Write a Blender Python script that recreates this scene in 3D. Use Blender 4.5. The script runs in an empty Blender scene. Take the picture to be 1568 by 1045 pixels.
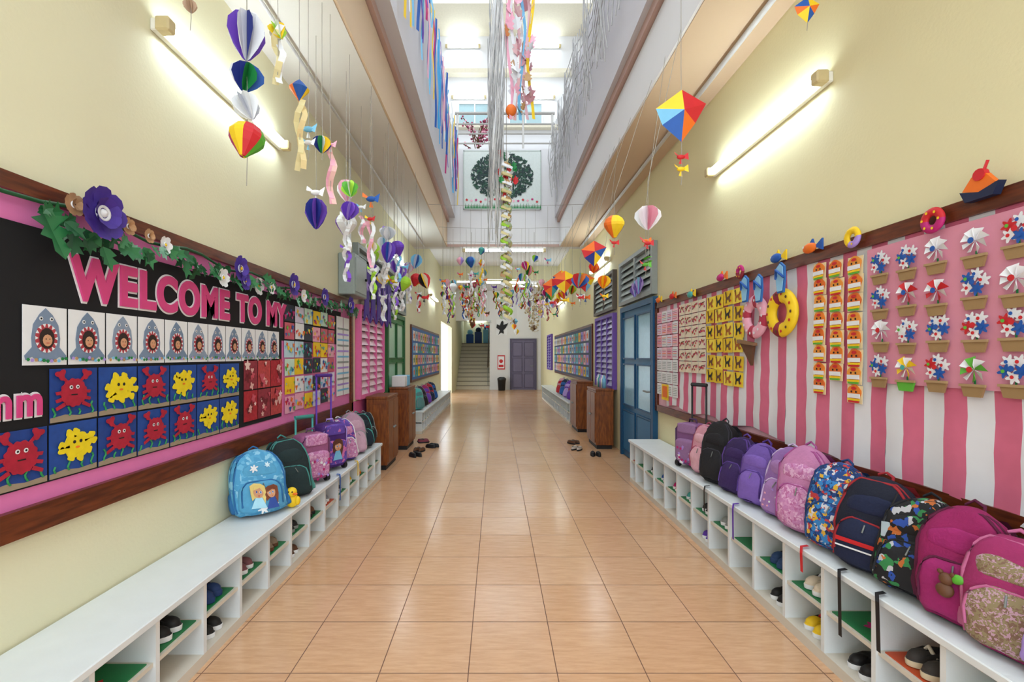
import bpy, math, random
from mathutils import Matrix, Vector, noise
R=random.Random(7)
sc=bpy.context.scene
try:
    sc.view_settings.view_transform='Standard'
    sc.view_settings.look='None'
    sc.view_settings.exposure=.38
except Exception as e: print(e)
pi=math.pi; sin=math.sin; cos=math.cos
# ---------------------------------------------------------------- materials
def lin(h):
    h=h.lstrip('#'); c=[int(h[i:i+2],16)/255 for i in (0,2,4)]
    return tuple((x/12.92 if x<=.04045 else ((x+.055)/1.055)**2.4) for x in c)
_mc={}
def C(h,rough=.7,var=.08,scale=25,bump=0,metal=0,em=0,name=None,bscale=120):
    k=(h,rough,var,scale,bump,metal,em)
    if k in _mc: return _mc[k]
    m=bpy.data.materials.new(name or 'paint_'+h.strip('#')); m.use_nodes=True
    nt=m.node_tree; p=nt.nodes['Principled BSDF']
    c=lin(h)
    p.inputs['Roughness'].default_value=rough; p.inputs['Metallic'].default_value=metal
    tc=nt.nodes.new('ShaderNodeTexCoord')
    n=nt.nodes.new('ShaderNodeTexNoise'); n.inputs['Scale'].default_value=scale; n.inputs['Detail'].default_value=2
    nt.links.new(tc.outputs['Object'],n.inputs['Vector'])
    r=nt.nodes.new('ShaderNodeMixRGB'); nt.links.new(n.outputs['Fac'],r.inputs['Fac'])
    r.inputs['Color1'].default_value=tuple(min(1,x*(1-var)) for x in c)+(1,)
    r.inputs['Color2'].default_value=tuple(min(1,x*(1+var)) for x in c)+(1,)
    nt.links.new(r.outputs['Color'],p.inputs['Base Color'])
    if em:
        p.inputs['Emission Color'].default_value=c+(1,); p.inputs['Emission Strength'].default_value=em
    if bump:
        n2=nt.nodes.new('ShaderNodeTexNoise'); n2.inputs['Scale'].default_value=bscale; n2.inputs['Detail'].default_value=3
        nt.links.new(tc.outputs['Object'],n2.inputs['Vector'])
        b=nt.nodes.new('ShaderNodeBump'); b.inputs['Strength'].default_value=bump; b.inputs['Distance'].default_value=.01
        nt.links.new(n2.outputs['Fac'],b.inputs['Height']); nt.links.new(b.outputs['Normal'],p.inputs['Normal'])
    _mc[k]=m; return m
def F(h,var=.12): return C(h,.85,var,45,.25,name='bag_fabric_'+h.strip('#'),bscale=90)
def PAT(hs,scale=30,rough=.75,rnd=1):
    m=bpy.data.materials.new('printed_fabric'); m.use_nodes=True; nt=m.node_tree; p=nt.nodes['Principled BSDF']
    tc=nt.nodes.new('ShaderNodeTexCoord'); v=nt.nodes.new('ShaderNodeTexVoronoi'); v.inputs['Scale'].default_value=scale
    v.inputs['Randomness'].default_value=rnd
    nz=nt.nodes.new('ShaderNodeTexNoise'); nz.inputs['Scale'].default_value=scale*.6
    mx=nt.nodes.new('ShaderNodeMixRGB'); mx.inputs['Fac'].default_value=.05
    nt.links.new(tc.outputs['Object'],mx.inputs['Color1']); nt.links.new(tc.outputs['Object'],nz.inputs['Vector']); nt.links.new(nz.outputs['Color'],mx.inputs['Color2'])
    nt.links.new(mx.outputs['Color'],v.inputs['Vector'])
    sp=nt.nodes.new('ShaderNodeSeparateColor'); nt.links.new(v.outputs['Color'],sp.inputs['Color'])
    r=nt.nodes.new('ShaderNodeValToRGB'); r.color_ramp.interpolation='CONSTANT'
    e=r.color_ramp.elements
    while len(e)<len(hs): e.new(.5)
    for i,h in enumerate(hs): e[i].position=i/len(hs); e[i].color=lin(h)+(1,)
    nt.links.new(sp.outputs[0],r.inputs['Fac']); nt.links.new(r.outputs['Color'],p.inputs['Base Color'])
    p.inputs['Roughness'].default_value=rough
    return m
def wood(h1,h2,rough=.45,name='wood',sx=(1,1,1)):
    m=bpy.data.materials.new(name); m.use_nodes=True; nt=m.node_tree; p=nt.nodes['Principled BSDF']
    tc=nt.nodes.new('ShaderNodeTexCoord'); mp=nt.nodes.new('ShaderNodeMapping'); mp.inputs['Scale'].default_value=sx
    n=nt.nodes.new('ShaderNodeTexNoise'); n.inputs['Scale'].default_value=10; n.inputs['Detail'].default_value=5
    r=nt.nodes.new('ShaderNodeValToRGB'); r.color_ramp.elements[0].position=.35; r.color_ramp.elements[1].position=.7
    r.color_ramp.elements[0].color=lin(h1)+(1,); r.color_ramp.elements[1].color=lin(h2)+(1,)
    nt.links.new(tc.outputs['Object'],mp.inputs['Vector']); nt.links.new(mp.outputs['Vector'],n.inputs['Vector'])
    nt.links.new(n.outputs['Fac'],r.inputs['Fac']); nt.links.new(r.outputs['Color'],p.inputs['Base Color'])
    p.inputs['Roughness'].default_value=rough
    return m
def tile_mat():
    m=bpy.data.materials.new('floor_tiles'); m.use_nodes=True; nt=m.node_tree; p=nt.nodes['Principled BSDF']
    L=nt.links.new
    tc=nt.nodes.new('ShaderNodeTexCoord'); mp=nt.nodes.new('ShaderNodeMapping'); mp.inputs['Location'].default_value=(.126,-2.478+4,0)
    L(tc.outputs['Object'],mp.inputs['Vector'])
    br=nt.nodes.new('ShaderNodeTexBrick'); br.offset=0; br.squash=1
    br.inputs['Scale'].default_value=1; br.inputs['Brick Width'].default_value=.4; br.inputs['Row Height'].default_value=.4
    br.inputs['Mortar Size'].default_value=.0026; br.inputs['Mortar Smooth'].default_value=.2; br.inputs['Bias'].default_value=0
    br.inputs['Color1'].default_value=lin('#d2a47c')+(1,); br.inputs['Color2'].default_value=lin('#d9af8a')+(1,)
    br.inputs['Mortar'].default_value=lin('#75503a')+(1,)
    L(mp.outputs['Vector'],br.inputs['Vector'])
    m2=nt.nodes.new('ShaderNodeMapping'); m2.inputs['Rotation'].default_value=(0,0,.75); m2.inputs['Scale'].default_value=(6,48,1)
    L(tc.outputs['Object'],m2.inputs['Vector'])
    n=nt.nodes.new('ShaderNodeTexNoise'); n.inputs['Scale'].default_value=1; n.inputs['Detail'].default_value=6; n.inputs['Roughness'].default_value=.7
    L(m2.outputs['Vector'],n.inputs['Vector'])
    rp=nt.nodes.new('ShaderNodeValToRGB'); rp.color_ramp.elements[0].position=.3; rp.color_ramp.elements[0].color=(.82,.75,.66,1)
    rp.color_ramp.elements[1].position=.62; rp.color_ramp.elements[1].color=(1.03,1.03,1.03,1)
    L(n.outputs['Fac'],rp.inputs['Fac'])
    mx=nt.nodes.new('ShaderNodeMixRGB'); mx.blend_type='MULTIPLY'; mx.inputs['Fac'].default_value=.85
    L(br.outputs['Color'],mx.inputs['Color1']); L(rp.outputs['Color'],mx.inputs['Color2'])
    L(mx.outputs['Color'],p.inputs['Base Color'])
    mr=nt.nodes.new('ShaderNodeMapRange'); mr.inputs['To Min'].default_value=.21; mr.inputs['To Max'].default_value=.7
    L(br.outputs['Fac'],mr.inputs['Value']); L(mr.outputs['Result'],p.inputs['Roughness'])
    bp=nt.nodes.new('ShaderNodeBump'); bp.invert=True; bp.inputs['Strength'].default_value=.4; bp.inputs['Distance'].default_value=.004
    L(br.outputs['Fac'],bp.inputs['Height'])
    n3=nt.nodes.new('ShaderNodeTexNoise'); n3.inputs['Scale'].default_value=14
    L(tc.outputs['Object'],n3.inputs['Vector'])
    b3=nt.nodes.new('ShaderNodeBump'); b3.inputs['Strength'].default_value=.035; b3.inputs['Distance'].default_value=.01
    L(n3.outputs['Fac'],b3.inputs['Height']); L(bp.outputs['Normal'],b3.inputs['Normal']); L(b3.outputs['Normal'],p.inputs['Normal'])
    p.inputs['Specular IOR Level'].default_value=.75
    return m
# ---------------------------------------------------------------- builder
class B:
    def __init__(s,M=None): s.v=[];s.f=[];s.mi=[];s.sm=[];s.mats=[];s.M=M or Matrix()
    def add(s,vs,fs,mat,smooth=False):
        o=len(s.v); M=s.M
        s.v+= [tuple(M@Vector(v)) for v in vs]
        ml=mat if isinstance(mat,list) else None
        for i,f in enumerate(fs):
            mm=ml[i%len(ml)] if ml else mat
            if mm not in s.mats: s.mats.append(mm)
            s.f.append([o+j for j in f]); s.mi.append(s.mats.index(mm)); s.sm.append(smooth)
    def box(s,x0,x1,y0,y1,z0,z1,mat):
        v=[(x,y,z) for x in(x0,x1) for y in(y0,y1) for z in(z0,z1)]
        s.add(v,[(0,1,3,2),(4,6,7,5),(0,4,5,1),(2,3,7,6),(0,2,6,4),(1,5,7,3)],mat)
    def bbox(s,x0,x1,y0,y1,z0,z1,mat,r=.01):
        v=[];X=(x0,x1);Y=(y0,y1);Z=(z0,z1)
        idx={}
        for i in(0,1):
            for j in(0,1):
                for k in(0,1):
                    sx=r*(1-2*i);sy=r*(1-2*j);sz=r*(1-2*k)
                    idx[i,j,k]=len(v)
                    v+=[(X[i],Y[j]+sy,Z[k]+sz),(X[i]+sx,Y[j],Z[k]+sz),(X[i]+sx,Y[j]+sy,Z[k])]
        f=[]
        q=[(0,0),(1,0),(1,1),(0,1)]
        for i in(0,1):
            f.append([idx[i,a,b] for a,b in q]); f.append([idx[a,i,b]+1 for a,b in q]); f.append([idx[a,b,i]+2 for a,b in q])
        for a in(0,1):
            for b in(0,1):
                f.append([idx[a,b,0],idx[a,b,1],idx[a,b,1]+1,idx[a,b,0]+1])
                f.append([idx[a,0,b],idx[a,1,b],idx[a,1,b]+2,idx[a,0,b]+2])
                f.append([idx[0,a,b]+1,idx[1,a,b]+1,idx[1,a,b]+2,idx[0,a,b]+2])
        for k in idx: f.append([idx[k],idx[k]+1,idx[k]+2])
        s.add(v,f,mat)
    def poly(s,pts,z,mat,t=0):
        n=len(pts)
        if t==0: s.add([(p[0],p[1],z) for p in pts],[list(range(n))],mat)
        else:
            v=[(p[0],p[1],z) for p in pts]+[(p[0],p[1],z+t) for p in pts]
            s.add(v,[list(range(n))[::-1],[n+i for i in range(n)]]+[[i,(i+1)%n,n+(i+1)%n,n+i] for i in range(n)],mat)
    def rect(s,x0,x1,y0,y1,z,mat,t=0): s.poly([(x0,y0),(x1,y0),(x1,y1),(x0,y1)],z,mat,t)
    def disc(s,cx,cy,r,z,mat,n=14,ry=None,t=0,a0=0,a1=2*pi):
        ry=ry or r; full=abs(a1-a0-2*pi)<1e-6
        s.poly([(cx+r*cos(a0+(a1-a0)*i/(n if full else n-1)),cy+ry*sin(a0+(a1-a0)*i/(n if full else n-1))) for i in range(n)],z,mat,t)
    def blob(s,cx,cy,r,z,mat,k=7,a=.2,n=40,ph=0,sx=1,t=0):
        s.poly([(cx+sx*r*(1+a*sin(k*2*pi*i/n+ph))*cos(2*pi*i/n),cy+r*(1+a*sin(k*2*pi*i/n+ph))*sin(2*pi*i/n)) for i in range(n)],z,mat,t)
    def tube(s,pts,r,mat,n=6,caps=True,r2=None):
        pts=[Vector(p) for p in pts]; vs=[];N=len(pts)
        up=Vector((0,0,1))
        for i,p in enumerate(pts):
            d=(pts[min(i+1,N-1)]-pts[max(i-1,0)])
            if d.length<1e-9: d=Vector((0,0,1))
            d.normalize()
            a=d.cross(up if abs(d.z)<.9 else Vector((1,0,0))).normalized(); b=d.cross(a)
            rr=r if r2 is None else r+(r2-r)*i/(N-1)
            for j in range(n):
                t=2*pi*j/n; vs.append(p+a*cos(t)*rr+b*sin(t)*rr)
        fs=[[i*n+j,i*n+(j+1)%n,(i+1)*n+(j+1)%n,(i+1)*n+j] for i in range(N-1) for j in range(n)]
        if caps: fs+=[list(range(n)),[(N-1)*n+j for j in range(n)]]
        s.add(vs,fs,mat,n>4)
    def strip(s,pts,w,mat,ax=(1,0,0)):
        ax=Vector(ax).normalized()*w/2; vs=[]
        for p in pts: vs+=[Vector(p)-ax,Vector(p)+ax]
        s.add(vs,[[2*i,2*i+1,2*i+3,2*i+2] for i in range(len(pts)-1)],mat,False)
    def lathe(s,c,prof,mat,n=16,smooth=True,ax='z'):
        vs=[];c=Vector(c)
        for r,z in prof:
            for j in range(n):
                t=2*pi*j/n
                p=Vector((r*cos(t),r*sin(t),z))
                if ax=='x': p=Vector((z,p.x,p.y))
                if ax=='y': p=Vector((p.x,z,p.y))
                vs.append(c+p)
        m=[];fs=[]
        for i in range(len(prof)-1):
            for j in range(n):
                fs.append([i*n+j,i*n+(j+1)%n,(i+1)*n+(j+1)%n,(i+1)*n+j])
                m.append(mat[j*len(mat)//n] if isinstance(mat,list) else mat)
        s.add(vs,fs,m,smooth)
    def ball(s,c,r,mat,n=14,k=9):
        if not isinstance(r,(tuple,list)): r=(r,r,r)
        vs=[]
        for i in range(k+1):
            a=-pi/2+pi*i/k
            for j in range(n):
                t=2*pi*j/n; vs.append((c[0]+r[0]*cos(a)*cos(t),c[1]+r[1]*cos(a)*sin(t),c[2]+r[2]*sin(a)))
        s.add(vs,[[i*n+j,i*n+(j+1)%n,(i+1)*n+(j+1)%n,(i+1)*n+j] for i in range(k) for j in range(n)],mat,True)
    def torus(s,c,Rr,r,mats,n=32,k=8,flat=1):
        vs=[]
        for i in range(n):
            a=2*pi*i/n
            for j in range(k):
                t=2*pi*j/k; rr=Rr+r*cos(t)
                vs.append((c[0]+rr*cos(a),c[1]+rr*sin(a),c[2]+r*sin(t)*flat))
        fs=[];m=[]
        for i in range(n):
            for j in range(k):
                fs.append([i*k+j,((i+1)%n)*k+j,((i+1)%n)*k+(j+1)%k,i*k+(j+1)%k])
                m.append(mats[i*len(mats)//n] if isinstance(mats,list) else mats)
        s.add(vs,fs,m,True)
    def rings(s,levels,mat,n=28,e=4):
        vs=[]
        for z,a,b,cy in levels:
            for j in range(n):
                t=2*pi*j/n; c_=cos(t);s_=sin(t)
                vs.append((a*math.copysign(abs(c_)**(2/e),c_),cy+b*math.copysign(abs(s_)**(2/e),s_),z))
        K=len(levels)
        fs=[[i*n+j,i*n+(j+1)%n,(i+1)*n+(j+1)%n,(i+1)*n+j] for i in range(K-1) for j in range(n)]
        fs+=[list(range(n)),[(K-1)*n+j for j in range(n)]]
        s.add(vs,fs,mat,True)
    def text(s,st,x,y,z,size,mat,off=0,ext=.003,squeeze=1):
        cu=bpy.data.curves.new('t','FONT'); cu.body=st; cu.size=size; cu.offset=off; cu.extrude=ext
        cu.space_character=1.14
        o=bpy.data.objects.new('t',cu); sc.collection.objects.link(o)
        bpy.context.view_layer.update()
        me=bpy.data.meshes.new_from_object(o.evaluated_get(bpy.context.evaluated_depsgraph_get()))
        s.add([(x+v.co.x*squeeze,y+v.co.y,z+v.co.z) for v in me.vertices],[list(p.vertices) for p in me.polygons],mat)
        bpy.data.objects.remove(o); bpy.data.curves.remove(cu); bpy.data.meshes.remove(me)
    def crumple(s,amp,sc_,seed):
        q=Vector((seed*3.7,seed*1.3,0))
        s.v=[tuple(Vector(v)+noise.noise_vector(Vector(v)*sc_+q)*amp) for v in s.v]
    def obj(s,name,center=True):
        xs=[v[0] for v in s.v];ys=[v[1] for v in s.v];zs=[v[2] for v in s.v]
        c=Vector(((min(xs)+max(xs))/2,(min(ys)+max(ys))/2,min(zs))) if center else Vector((0,0,0))
        me=bpy.data.meshes.new(name); me.from_pydata([(v[0]-c.x,v[1]-c.y,v[2]-c.z) for v in s.v],[],s.f)
        for m in s.mats: me.materials.append(m)
        me.polygons.foreach_set('material_index',s.mi); me.polygons.foreach_set('use_smooth',s.sm)
        me.update()
        o=bpy.data.objects.new(name,me); sc.collection.objects.link(o); o.location=c
        return o
def cols(a,b,c,t=(0,0,0)):
    return Matrix(((a[0],b[0],c[0],t[0]),(a[1],b[1],c[1],t[1]),(a[2],b[2],c[2],t[2]),(0,0,0,1)))
XL=-1.70; XR=1.87
ML=cols((0,1,0),(0,0,1),(1,0,0),(XL,0,0))
MR=cols((0,-1,0),(0,0,1),(-1,0,0),(XR,0,0))
def bx(name,x0,x1,y0,y1,z0,z1,mat):
    b=B(); b.box(x0,x1,y0,y1,z0,z1,mat); return b.obj(name,False)
# ---------------------------------------------------------------- common materials
WALL=C('#e2ddbb',.75,.03,2,.12,name='cream_wall_paint',bscale=60)
WALLR=C('#e2d9ad',.75,.03,2,.12,name='cream_wall_warm_lit',bscale=60)  # same cream, yellowed: warm light tint put into the colour
WHITEW=C('#dedddd',.7,.02,3,.08,name='white_wall_paint')
PARA=C('#c9c6c9',.7,.02,3,.05,name='parapet_shaded_paint')  # white parapet greyed, its shadow put into the colour
SOFF=C('#cdb394',.7,.03,3,.05,name='tan_soffit_paint')
SOFL=C('#d4cfc6',.7,.03,3,.05,name='lit_soffit_paint')  # soffit paled, the light falling on it put into the colour
LEDGE=C('#b99a8e',.7,.04,3,name='pinkish_ledge_paint')
TRIM=wood('#4a1e0c','#733617',.35,'dark_trim_wood',(6,.7,6))
CAB=wood('#6a3512','#94541f',.4,'cabinet_wood',(4,4,.8))
BENCH=C('#dfe4e5',.45,.05,9,.05,name='white_bench_paint')
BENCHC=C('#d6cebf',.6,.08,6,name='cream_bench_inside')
MAT_T=C('#e6f5ff',.4,0,em=27,name='fluorescent_tube_glow')
STR=C('#9a948a',.7,name='string')
GREY=C('#8f9694',.5,name='grey_metal',metal=.2)
BLK=C('#121114',.6,name='black_fabric'); WHT=C('#e6e7e8',.6,.03,name='white_paper')
PINK=C('#de78b2',.6,.04,name='pink_paper'); GRN=C('#17803f',.6,name='green'); GREEN2=C('#5aad33',.6)
RED=C('#c81e26',.6); ORG=C('#e86f16',.6); YEL=C('#f0c818',.6); BLU=C('#1954a6',.6); SKY=C('#76bade',.6); PUR=C('#5e32a6',.6)
LIL=C('#ab8ed8',.6); MAG=C('#b81a6e',.6); LPK=C('#eaa8ba',.6); TEAL=C('#46a69e',.6); NAVY=C('#141e3e',.6); BRN=C('#5f3a20',.6); TAN=C('#b88e5c',.6)
SKIN=C('#cf9872',.6)
# ---------------------------------------------------------------- shell
bx('floor',-1.9,2.1,-1.5,19.6,-.1,0,tile_mat())
b=B()
b.box(XL-.15,XL,-1.5,14.2,0,4.15,WALL); b.box(XL-.15,XL,14.2,17.6,2.5,4.15,WALL); b.box(XL-.15,XL,17.6,24,0,4.15,WALL)
b.obj('wall_left',False)
bx('wall_right',XR,XR+.15,-1.5,24,0,4.15,WALLR)
b=B(); b.box(-.28,XR,19.4,19.55,0,4.15,WHITEW); b.box(XL,-.28,19.4,19.55,2.9,4.15,WHITEW); b.obj('wall_end',False)
bx('wall_stairwell_back',XL-.15,XR,24,24.15,0,4.15,WALL)
bx('wall_stairwell_side',-.27,-.15,19.55,24,0,4.15,WALL)
b=B(); b.box(XL-.15,-1.02,-1.5,9.4,3.65,4.15,SOFL); b.box(-1.02,-1.0,-1.5,9.4,3.655,4.14,SOFF); b.obj('ceiling_left_soffit',False)  # tan fascia strip carries its shade in the colour
b=B(); b.box(1.3,XR+.15,-1.5,9.4,3.65,4.15,SOFF); b.box(1.28,1.3,-1.5,9.4,3.655,4.14,WHITEW); b.obj('ceiling_right_soffit',False)
bx('trim_1',-1.03,-.96,-1.5,9.4,4.15,4.24,LEDGE); bx('trim_2',1.24,1.31,-1.5,9.4,4.15,4.24,LEDGE)
bx('parapet_left',-.98,-.84,-1.5,9.39,4.24,5.75,PARA)
bx('parapet_right',1.19,1.30,-1.5,9.39,4.24,5.75,PARA)
b=B(); b.box(-1.695,1.865,9.4,9.595,3.65,5.65,WHITEW); b.box(-1.695,1.865,9.395,9.4,3.65,3.7,LEDGE); b.obj('parapet_end',False)
bx('ceiling',XL-.15,XR+.15,9.6,24,4.15,4.3,WHITEW)
bx('ceiling_beam',XL,XR,14,14.3,3.75,4.15,WALL)
bx('wall_upper_back',-2.6,2.8,11.8,11.95,4.3,10,WHITEW)
bx('wall_upper_left',-2.6,-2.45,-1.5,11.8,4.15,10,WHITEW); bx('wall_upper_right',2.65,2.8,-1.5,11.8,4.15,10,WHITEW)
bx('upper_floor_slab_left',-2.6,XL-.15,-1.5,9.6,4.0,4.15,WHITEW); bx('upper_floor_slab_right',XR+.15,2.8,-1.5,9.6,4.0,4.15,WHITEW)
CREAM=C('#d8cfb8',.7)
b=B(); b.box(-2.6,2.8,10.7,11.8,9.6,9.8,CREAM); b.box(-2.6,2.8,11.6,11.8,8.55,8.66,CREAM); b.box(-2.6,2.8,11.65,11.8,7.2,7.28,CREAM)
b.obj('trim_upper_beam',False)
# ---------------------------------------------------------------- upper level
b=B()
for h in (5.8,6.0,6.2,6.42): b.tube([(-.85,9.5,h),(1.2,9.5,h)],.018 if h<6.3 else .03,C('#b8b4ae'),8)
for x in (-.8,-.1,.55,1.15): b.tube([(x,9.5,5.65),(x,9.5,6.42)],.022,C('#b8b4ae'),8)
b.obj('balcony_railing')
def fluoro(name,p,dirv,L,nrm):
    d=Vector(dirv);n=Vector(nrm);u=d.cross(n)
    b=B(cols(d,u,n,p))
    b.bbox(-L/2-.06,L/2+.06,-.03,.03,0.001,.04,C('#e8e6dc',.5),.006)
    for s in(-1,1): b.bbox(s*(L/2+.04)-.03,s*(L/2+.04)+.03,-.035,.035,.03,.1,C('#cbb98a',.5),.008)
    b.tube([(-L/2,0,.07),(L/2,0,.07)],.019,MAT_T,10)
    return b.obj(name)
N='fluorescent_light'
fluoro(N,(XL,2.93,3.06),(0,1,0),1.22,(1,0,0)); fluoro(N,(XR,3.24,2.98),(0,-1,0),1.25,(-1,0,0))
fluoro(N,(XL,7.9,3.03),(0,1,0),1.2,(1,0,0)); fluoro(N,(XR,8.2,3.02),(0,-1,0),1.2,(-1,0,0))
fluoro(N,(XL,12.2,2.95),(0,1,0),1.2,(1,0,0)); fluoro(N,(XR,13,2.95),(0,-1,0),1.2,(-1,0,0))
fluoro(N,(XL,-.6,3.03),(0,1,0),1.2,(1,0,0)); fluoro(N,(XR,-.4,3.02),(0,-1,0),1.2,(-1,0,0))  # unseen tubes behind the camera, added to fill the near end
fluoro(N,(.16,9.35,3.63),(1,0,0),1.55,(0,0,-1))
fluoro(N,(.3,14.15,3.74),(1,0,0),1.2,(0,0,-1))
fluoro(N,(-.95,16.5,4.14),(1,0,0),.9,(0,0,-1)); fluoro(N,(.95,17.5,4.14),(1,0,0),1.2,(0,0,-1))
for x,h in((-.85,9.3),(1.2,9.3),(-.7,8.0),(1.05,8.0)): fluoro(N,(x,11.79,h),(1,0,0),.75,(0,-1,0))
for x0 in(-.75,.55):
    for z0 in(5.9,7.35):
        b=B(cols((1,0,0),(0,0,1),(0,-1,0),(x0+.2,11.79,z0)))
        b.rect(-.4,.4,0,.5,0,C('#9cb8bc',.3),.01)
        for a in((-.44,-.4,-.04,.54),(.4,.44,-.04,.54),(-.4,.4,-.04,0),(-.4,.4,.5,.54),(-.015,.015,0,.5)): b.rect(*a,0,WHT,.03)
        b.obj('window_%d'%(20+int(x0>0)+2*int(z0>7)))
# mural
b=B(cols((1,0,0),(0,0,1),(0,-1,0),(.12,9.385,4.4)))
b.rect(-.79,.79,0,1.2,0,C('#d5ded8',.7),.012)
for x0,x1,y0,y1 in((-.79,.79,0,.02),(-.79,.79,1.18,1.2),(-.79,-.77,0,1.2),(.77,.79,0,1.2)): b.rect(x0,x1,y0,y1,.012,C('#b9c4bc'),.004)
b.poly([(-.14,.02),(.16,.02),(.08,.3),(.12,.55),(.3,.7),(.02,.6),(-.05,.85),(-.06,.6),(-.3,.68),(-.08,.5),(-.05,.25)],.013,C('#4a2a1c'),.004)
dg=[C('#0a3225',.6),C('#134a32',.6),C('#08282c',.6)]
for i in range(1100):
    a=R.uniform(0,2*pi); r=math.sqrt(R.uniform(.05,1)); x=r*.62*cos(a); y=.68+r*.47*sin(a)
    if y<.45 and abs(x)<.17: continue
    t=R.uniform(0,2*pi); l=.04
    b.poly([(x+l*cos(t),y+l*sin(t)),(x-.45*l*sin(t),y+.45*l*cos(t)),(x-l*cos(t),y-l*sin(t)),(x+.45*l*sin(t),y-.45*l*cos(t))],.018+i*1e-5,dg[i%3])
for i in range(7): b.blob(R.uniform(-.25,.25),R.uniform(.4,.75),.06,.032,[RED,C('#8c2030')][i%2],3,.25)
for i in range(50):
    x=-.76+i*.031; b.poly([(x,.02),(x+.03,.02),(x+.015,.09+R.uniform(0,.05))],.018,GRN)
for i in range(16):
    x=-.72+i*.095; b.blob(x,.15+R.uniform(0,.06),.022,.02,[RED,LPK,MAG][i%3],5,.3)
b.obj('tree_mural')
b=B()
bx_,by_=-.42,9.95
b.lathe((bx_,by_,4.32),[(0,0),(.14,0),(.17,.3),(0,.3)],BRN,12)
b.tube([(bx_,by_,4.6),(bx_,by_,5.5),(bx_+.03,by_,6.0)],.03,BRN,6,r2=.02)
for i in range(16):
    a=R.uniform(0,2*pi); z0=R.uniform(5.6,6.2); l=R.uniform(.2,.36); e=(bx_+l*cos(a),by_+.4*l*sin(a),z0+R.uniform(.2,.65))
    b.tube([(bx_,by_,z0),((bx_+e[0])/2,by_,(z0+e[2])/2+.05),e],.01,BRN,4)
    for k in range(9):
        t=R.uniform(.4,1); b.ball((bx_+(e[0]-bx_)*t+R.uniform(-.05,.05),by_+(e[1]-by_)*t,z0+(e[2]-z0)*t+R.uniform(-.05,.05)),.022,[C('#a83a60'),LPK,C('#7a2040')][k%3],6,4)
b.obj('blossom_tree_pot')
sm=[BLU,YEL,SKY,PUR,MAG,WHT,C('#3aa0d8'),LPK]
b=B()
for i in range(90):
    y=R.uniform(2.6,9.2); top=5.72; ln=R.uniform(.3,1.4)
    x=-.81+R.uniform(0,.06); ph=R.uniform(0,6)
    b.strip([(x+.01*sin(ph+k),y+.02*sin(ph+k*.7),top-ln*k/8) for k in range(9)],R.uniform(.02,.045),sm[i%8],(.3,1,0) if i%2 else (.6,1,0))
b.obj('hanging_streamers')
NET=C('#b8b7b5',.8)
b=B()
for i in range(110):
    y=2.6+i*.06; x=1.09+.05*sin(i*.5); ln=.6+.5*abs(sin(i*.23))+R.uniform(0,.35)
    b.tube([(x+.02*sin(k+i),y+.03*sin(k*1.7+i),5.7-ln*k/6) for k in range(7)],.007,NET,3,False)
for h in(5.65,5.5,5.35,5.2,5.05,4.9):
    b.tube([(1.09+.05*sin(i*.5),2.6+i*.192,h+.03*sin(i*2)) for i in range(34)],.006,NET,3,False)
b.obj('hanging_white_net')
# ---------------------------------------------------------------- stairs & far end
b=B(); ST=C('#cfc6b2',.6)
for i in range(12): b.box(XL+.005,-.285,19.56+i*.28,23.99,i*.17,(i+1)*.17,ST)
for i in range(12): b.box(XL+.005,-.285,19.55+i*.28,19.59+i*.28,(i+1)*.17-.03,(i+1)*.17+.002,C('#8a8172',.6))
b.obj('staircase')
b=B(); b.tube([(-.36,19.6,.95),(-.36,22.9,2.95)],.025,BRN,8)
for i in range(5): b.tube([(-.36,19.7+i*.75,.18+i*.456),(-.36,19.7+i*.75,1.0+i*.455)],.012,GREY,6)
b.obj('stair_handrail')
fluoro(N,(-1.0,23.99,3.3),(1,0,0),.9,(0,-1,0))
def panel_door(name,M,w,h,mat,fmat,glass=None,cols_=2,rows=3):
    b=B(M)
    b.box(-w/2-.07,-w/2,0,h+.07,0.001,.06,fmat); b.box(w/2,w/2+.07,0,h+.07,0.001,.06,fmat); b.box(-w/2,w/2,h,h+.07,0.001,.06,fmat)
    b.box(-w/2,w/2,.01,h,0.002,.03,mat)
    cw=w/cols_; 
    for i in range(cols_):
        for j in range(rows):
            x0=-w/2+i*cw+.06; x1=-w/2+(i+1)*cw-.06; y0=.1+j*(h-.1)/rows; y1=y0+(h-.1)/rows-.1
            if glass and j>0: b.box(x0,x1,y0,y1,.03,.034,glass)
            else: b.bbox(x0,x1,y0,y1,.03,.045,mat,.01)
            for a in((x0-.02,x0,y0-.02,y1+.02),(x1,x1+.02,y0-.02,y1+.02),(x0,x1,y0-.02,y0),(x0,x1,y1,y1+.02)): b.box(*a,.03,.05,fmat)
    b.tube([(w/2-.08,1.0,.03),(w/2-.08,1.0,.08),(w/2-.2,1.0,.08)],.012,GREY,8)
    return b.obj(name)
ME=cols((1,0,0),(0,0,1),(0,-1,0),(1.13,19.4,0))
panel_door('door_1',ME,.98,2.08,C('#6d6680',.5),C('#565068',.5))
b=B(cols((1,0,0),(0,0,1),(0,-1,0),(0,19.4,0)))
b.rect(.05,.36,.85,1.45,0.001,RED,.02); b.rect(.08,.33,.9,1.4,.02,WHT,.003); b.disc(.2,1.2,.08,.024,RED); b.rect(.1,.3,.95,1.05,.024,RED)
b.obj('red_framed_poster')
b=B(cols((1,0,0),(0,0,1),(0,-1,0),(0,19.4,0)))
b.rect(.0,.45,2.3,2.95,0.001,WHT,.01)
b.poly([(.02,2.75),(.15,2.7),(.2,2.85),(.25,2.9),(.3,2.85),(.3,2.72),(.5,2.8),(.4,2.6),(.3,2.5),(.32,2.35),(.2,2.4),(.08,2.3),(.15,2.5),(.0,2.6)],.012,BLK,.02)
b.obj('wall_bird_cutout')
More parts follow.
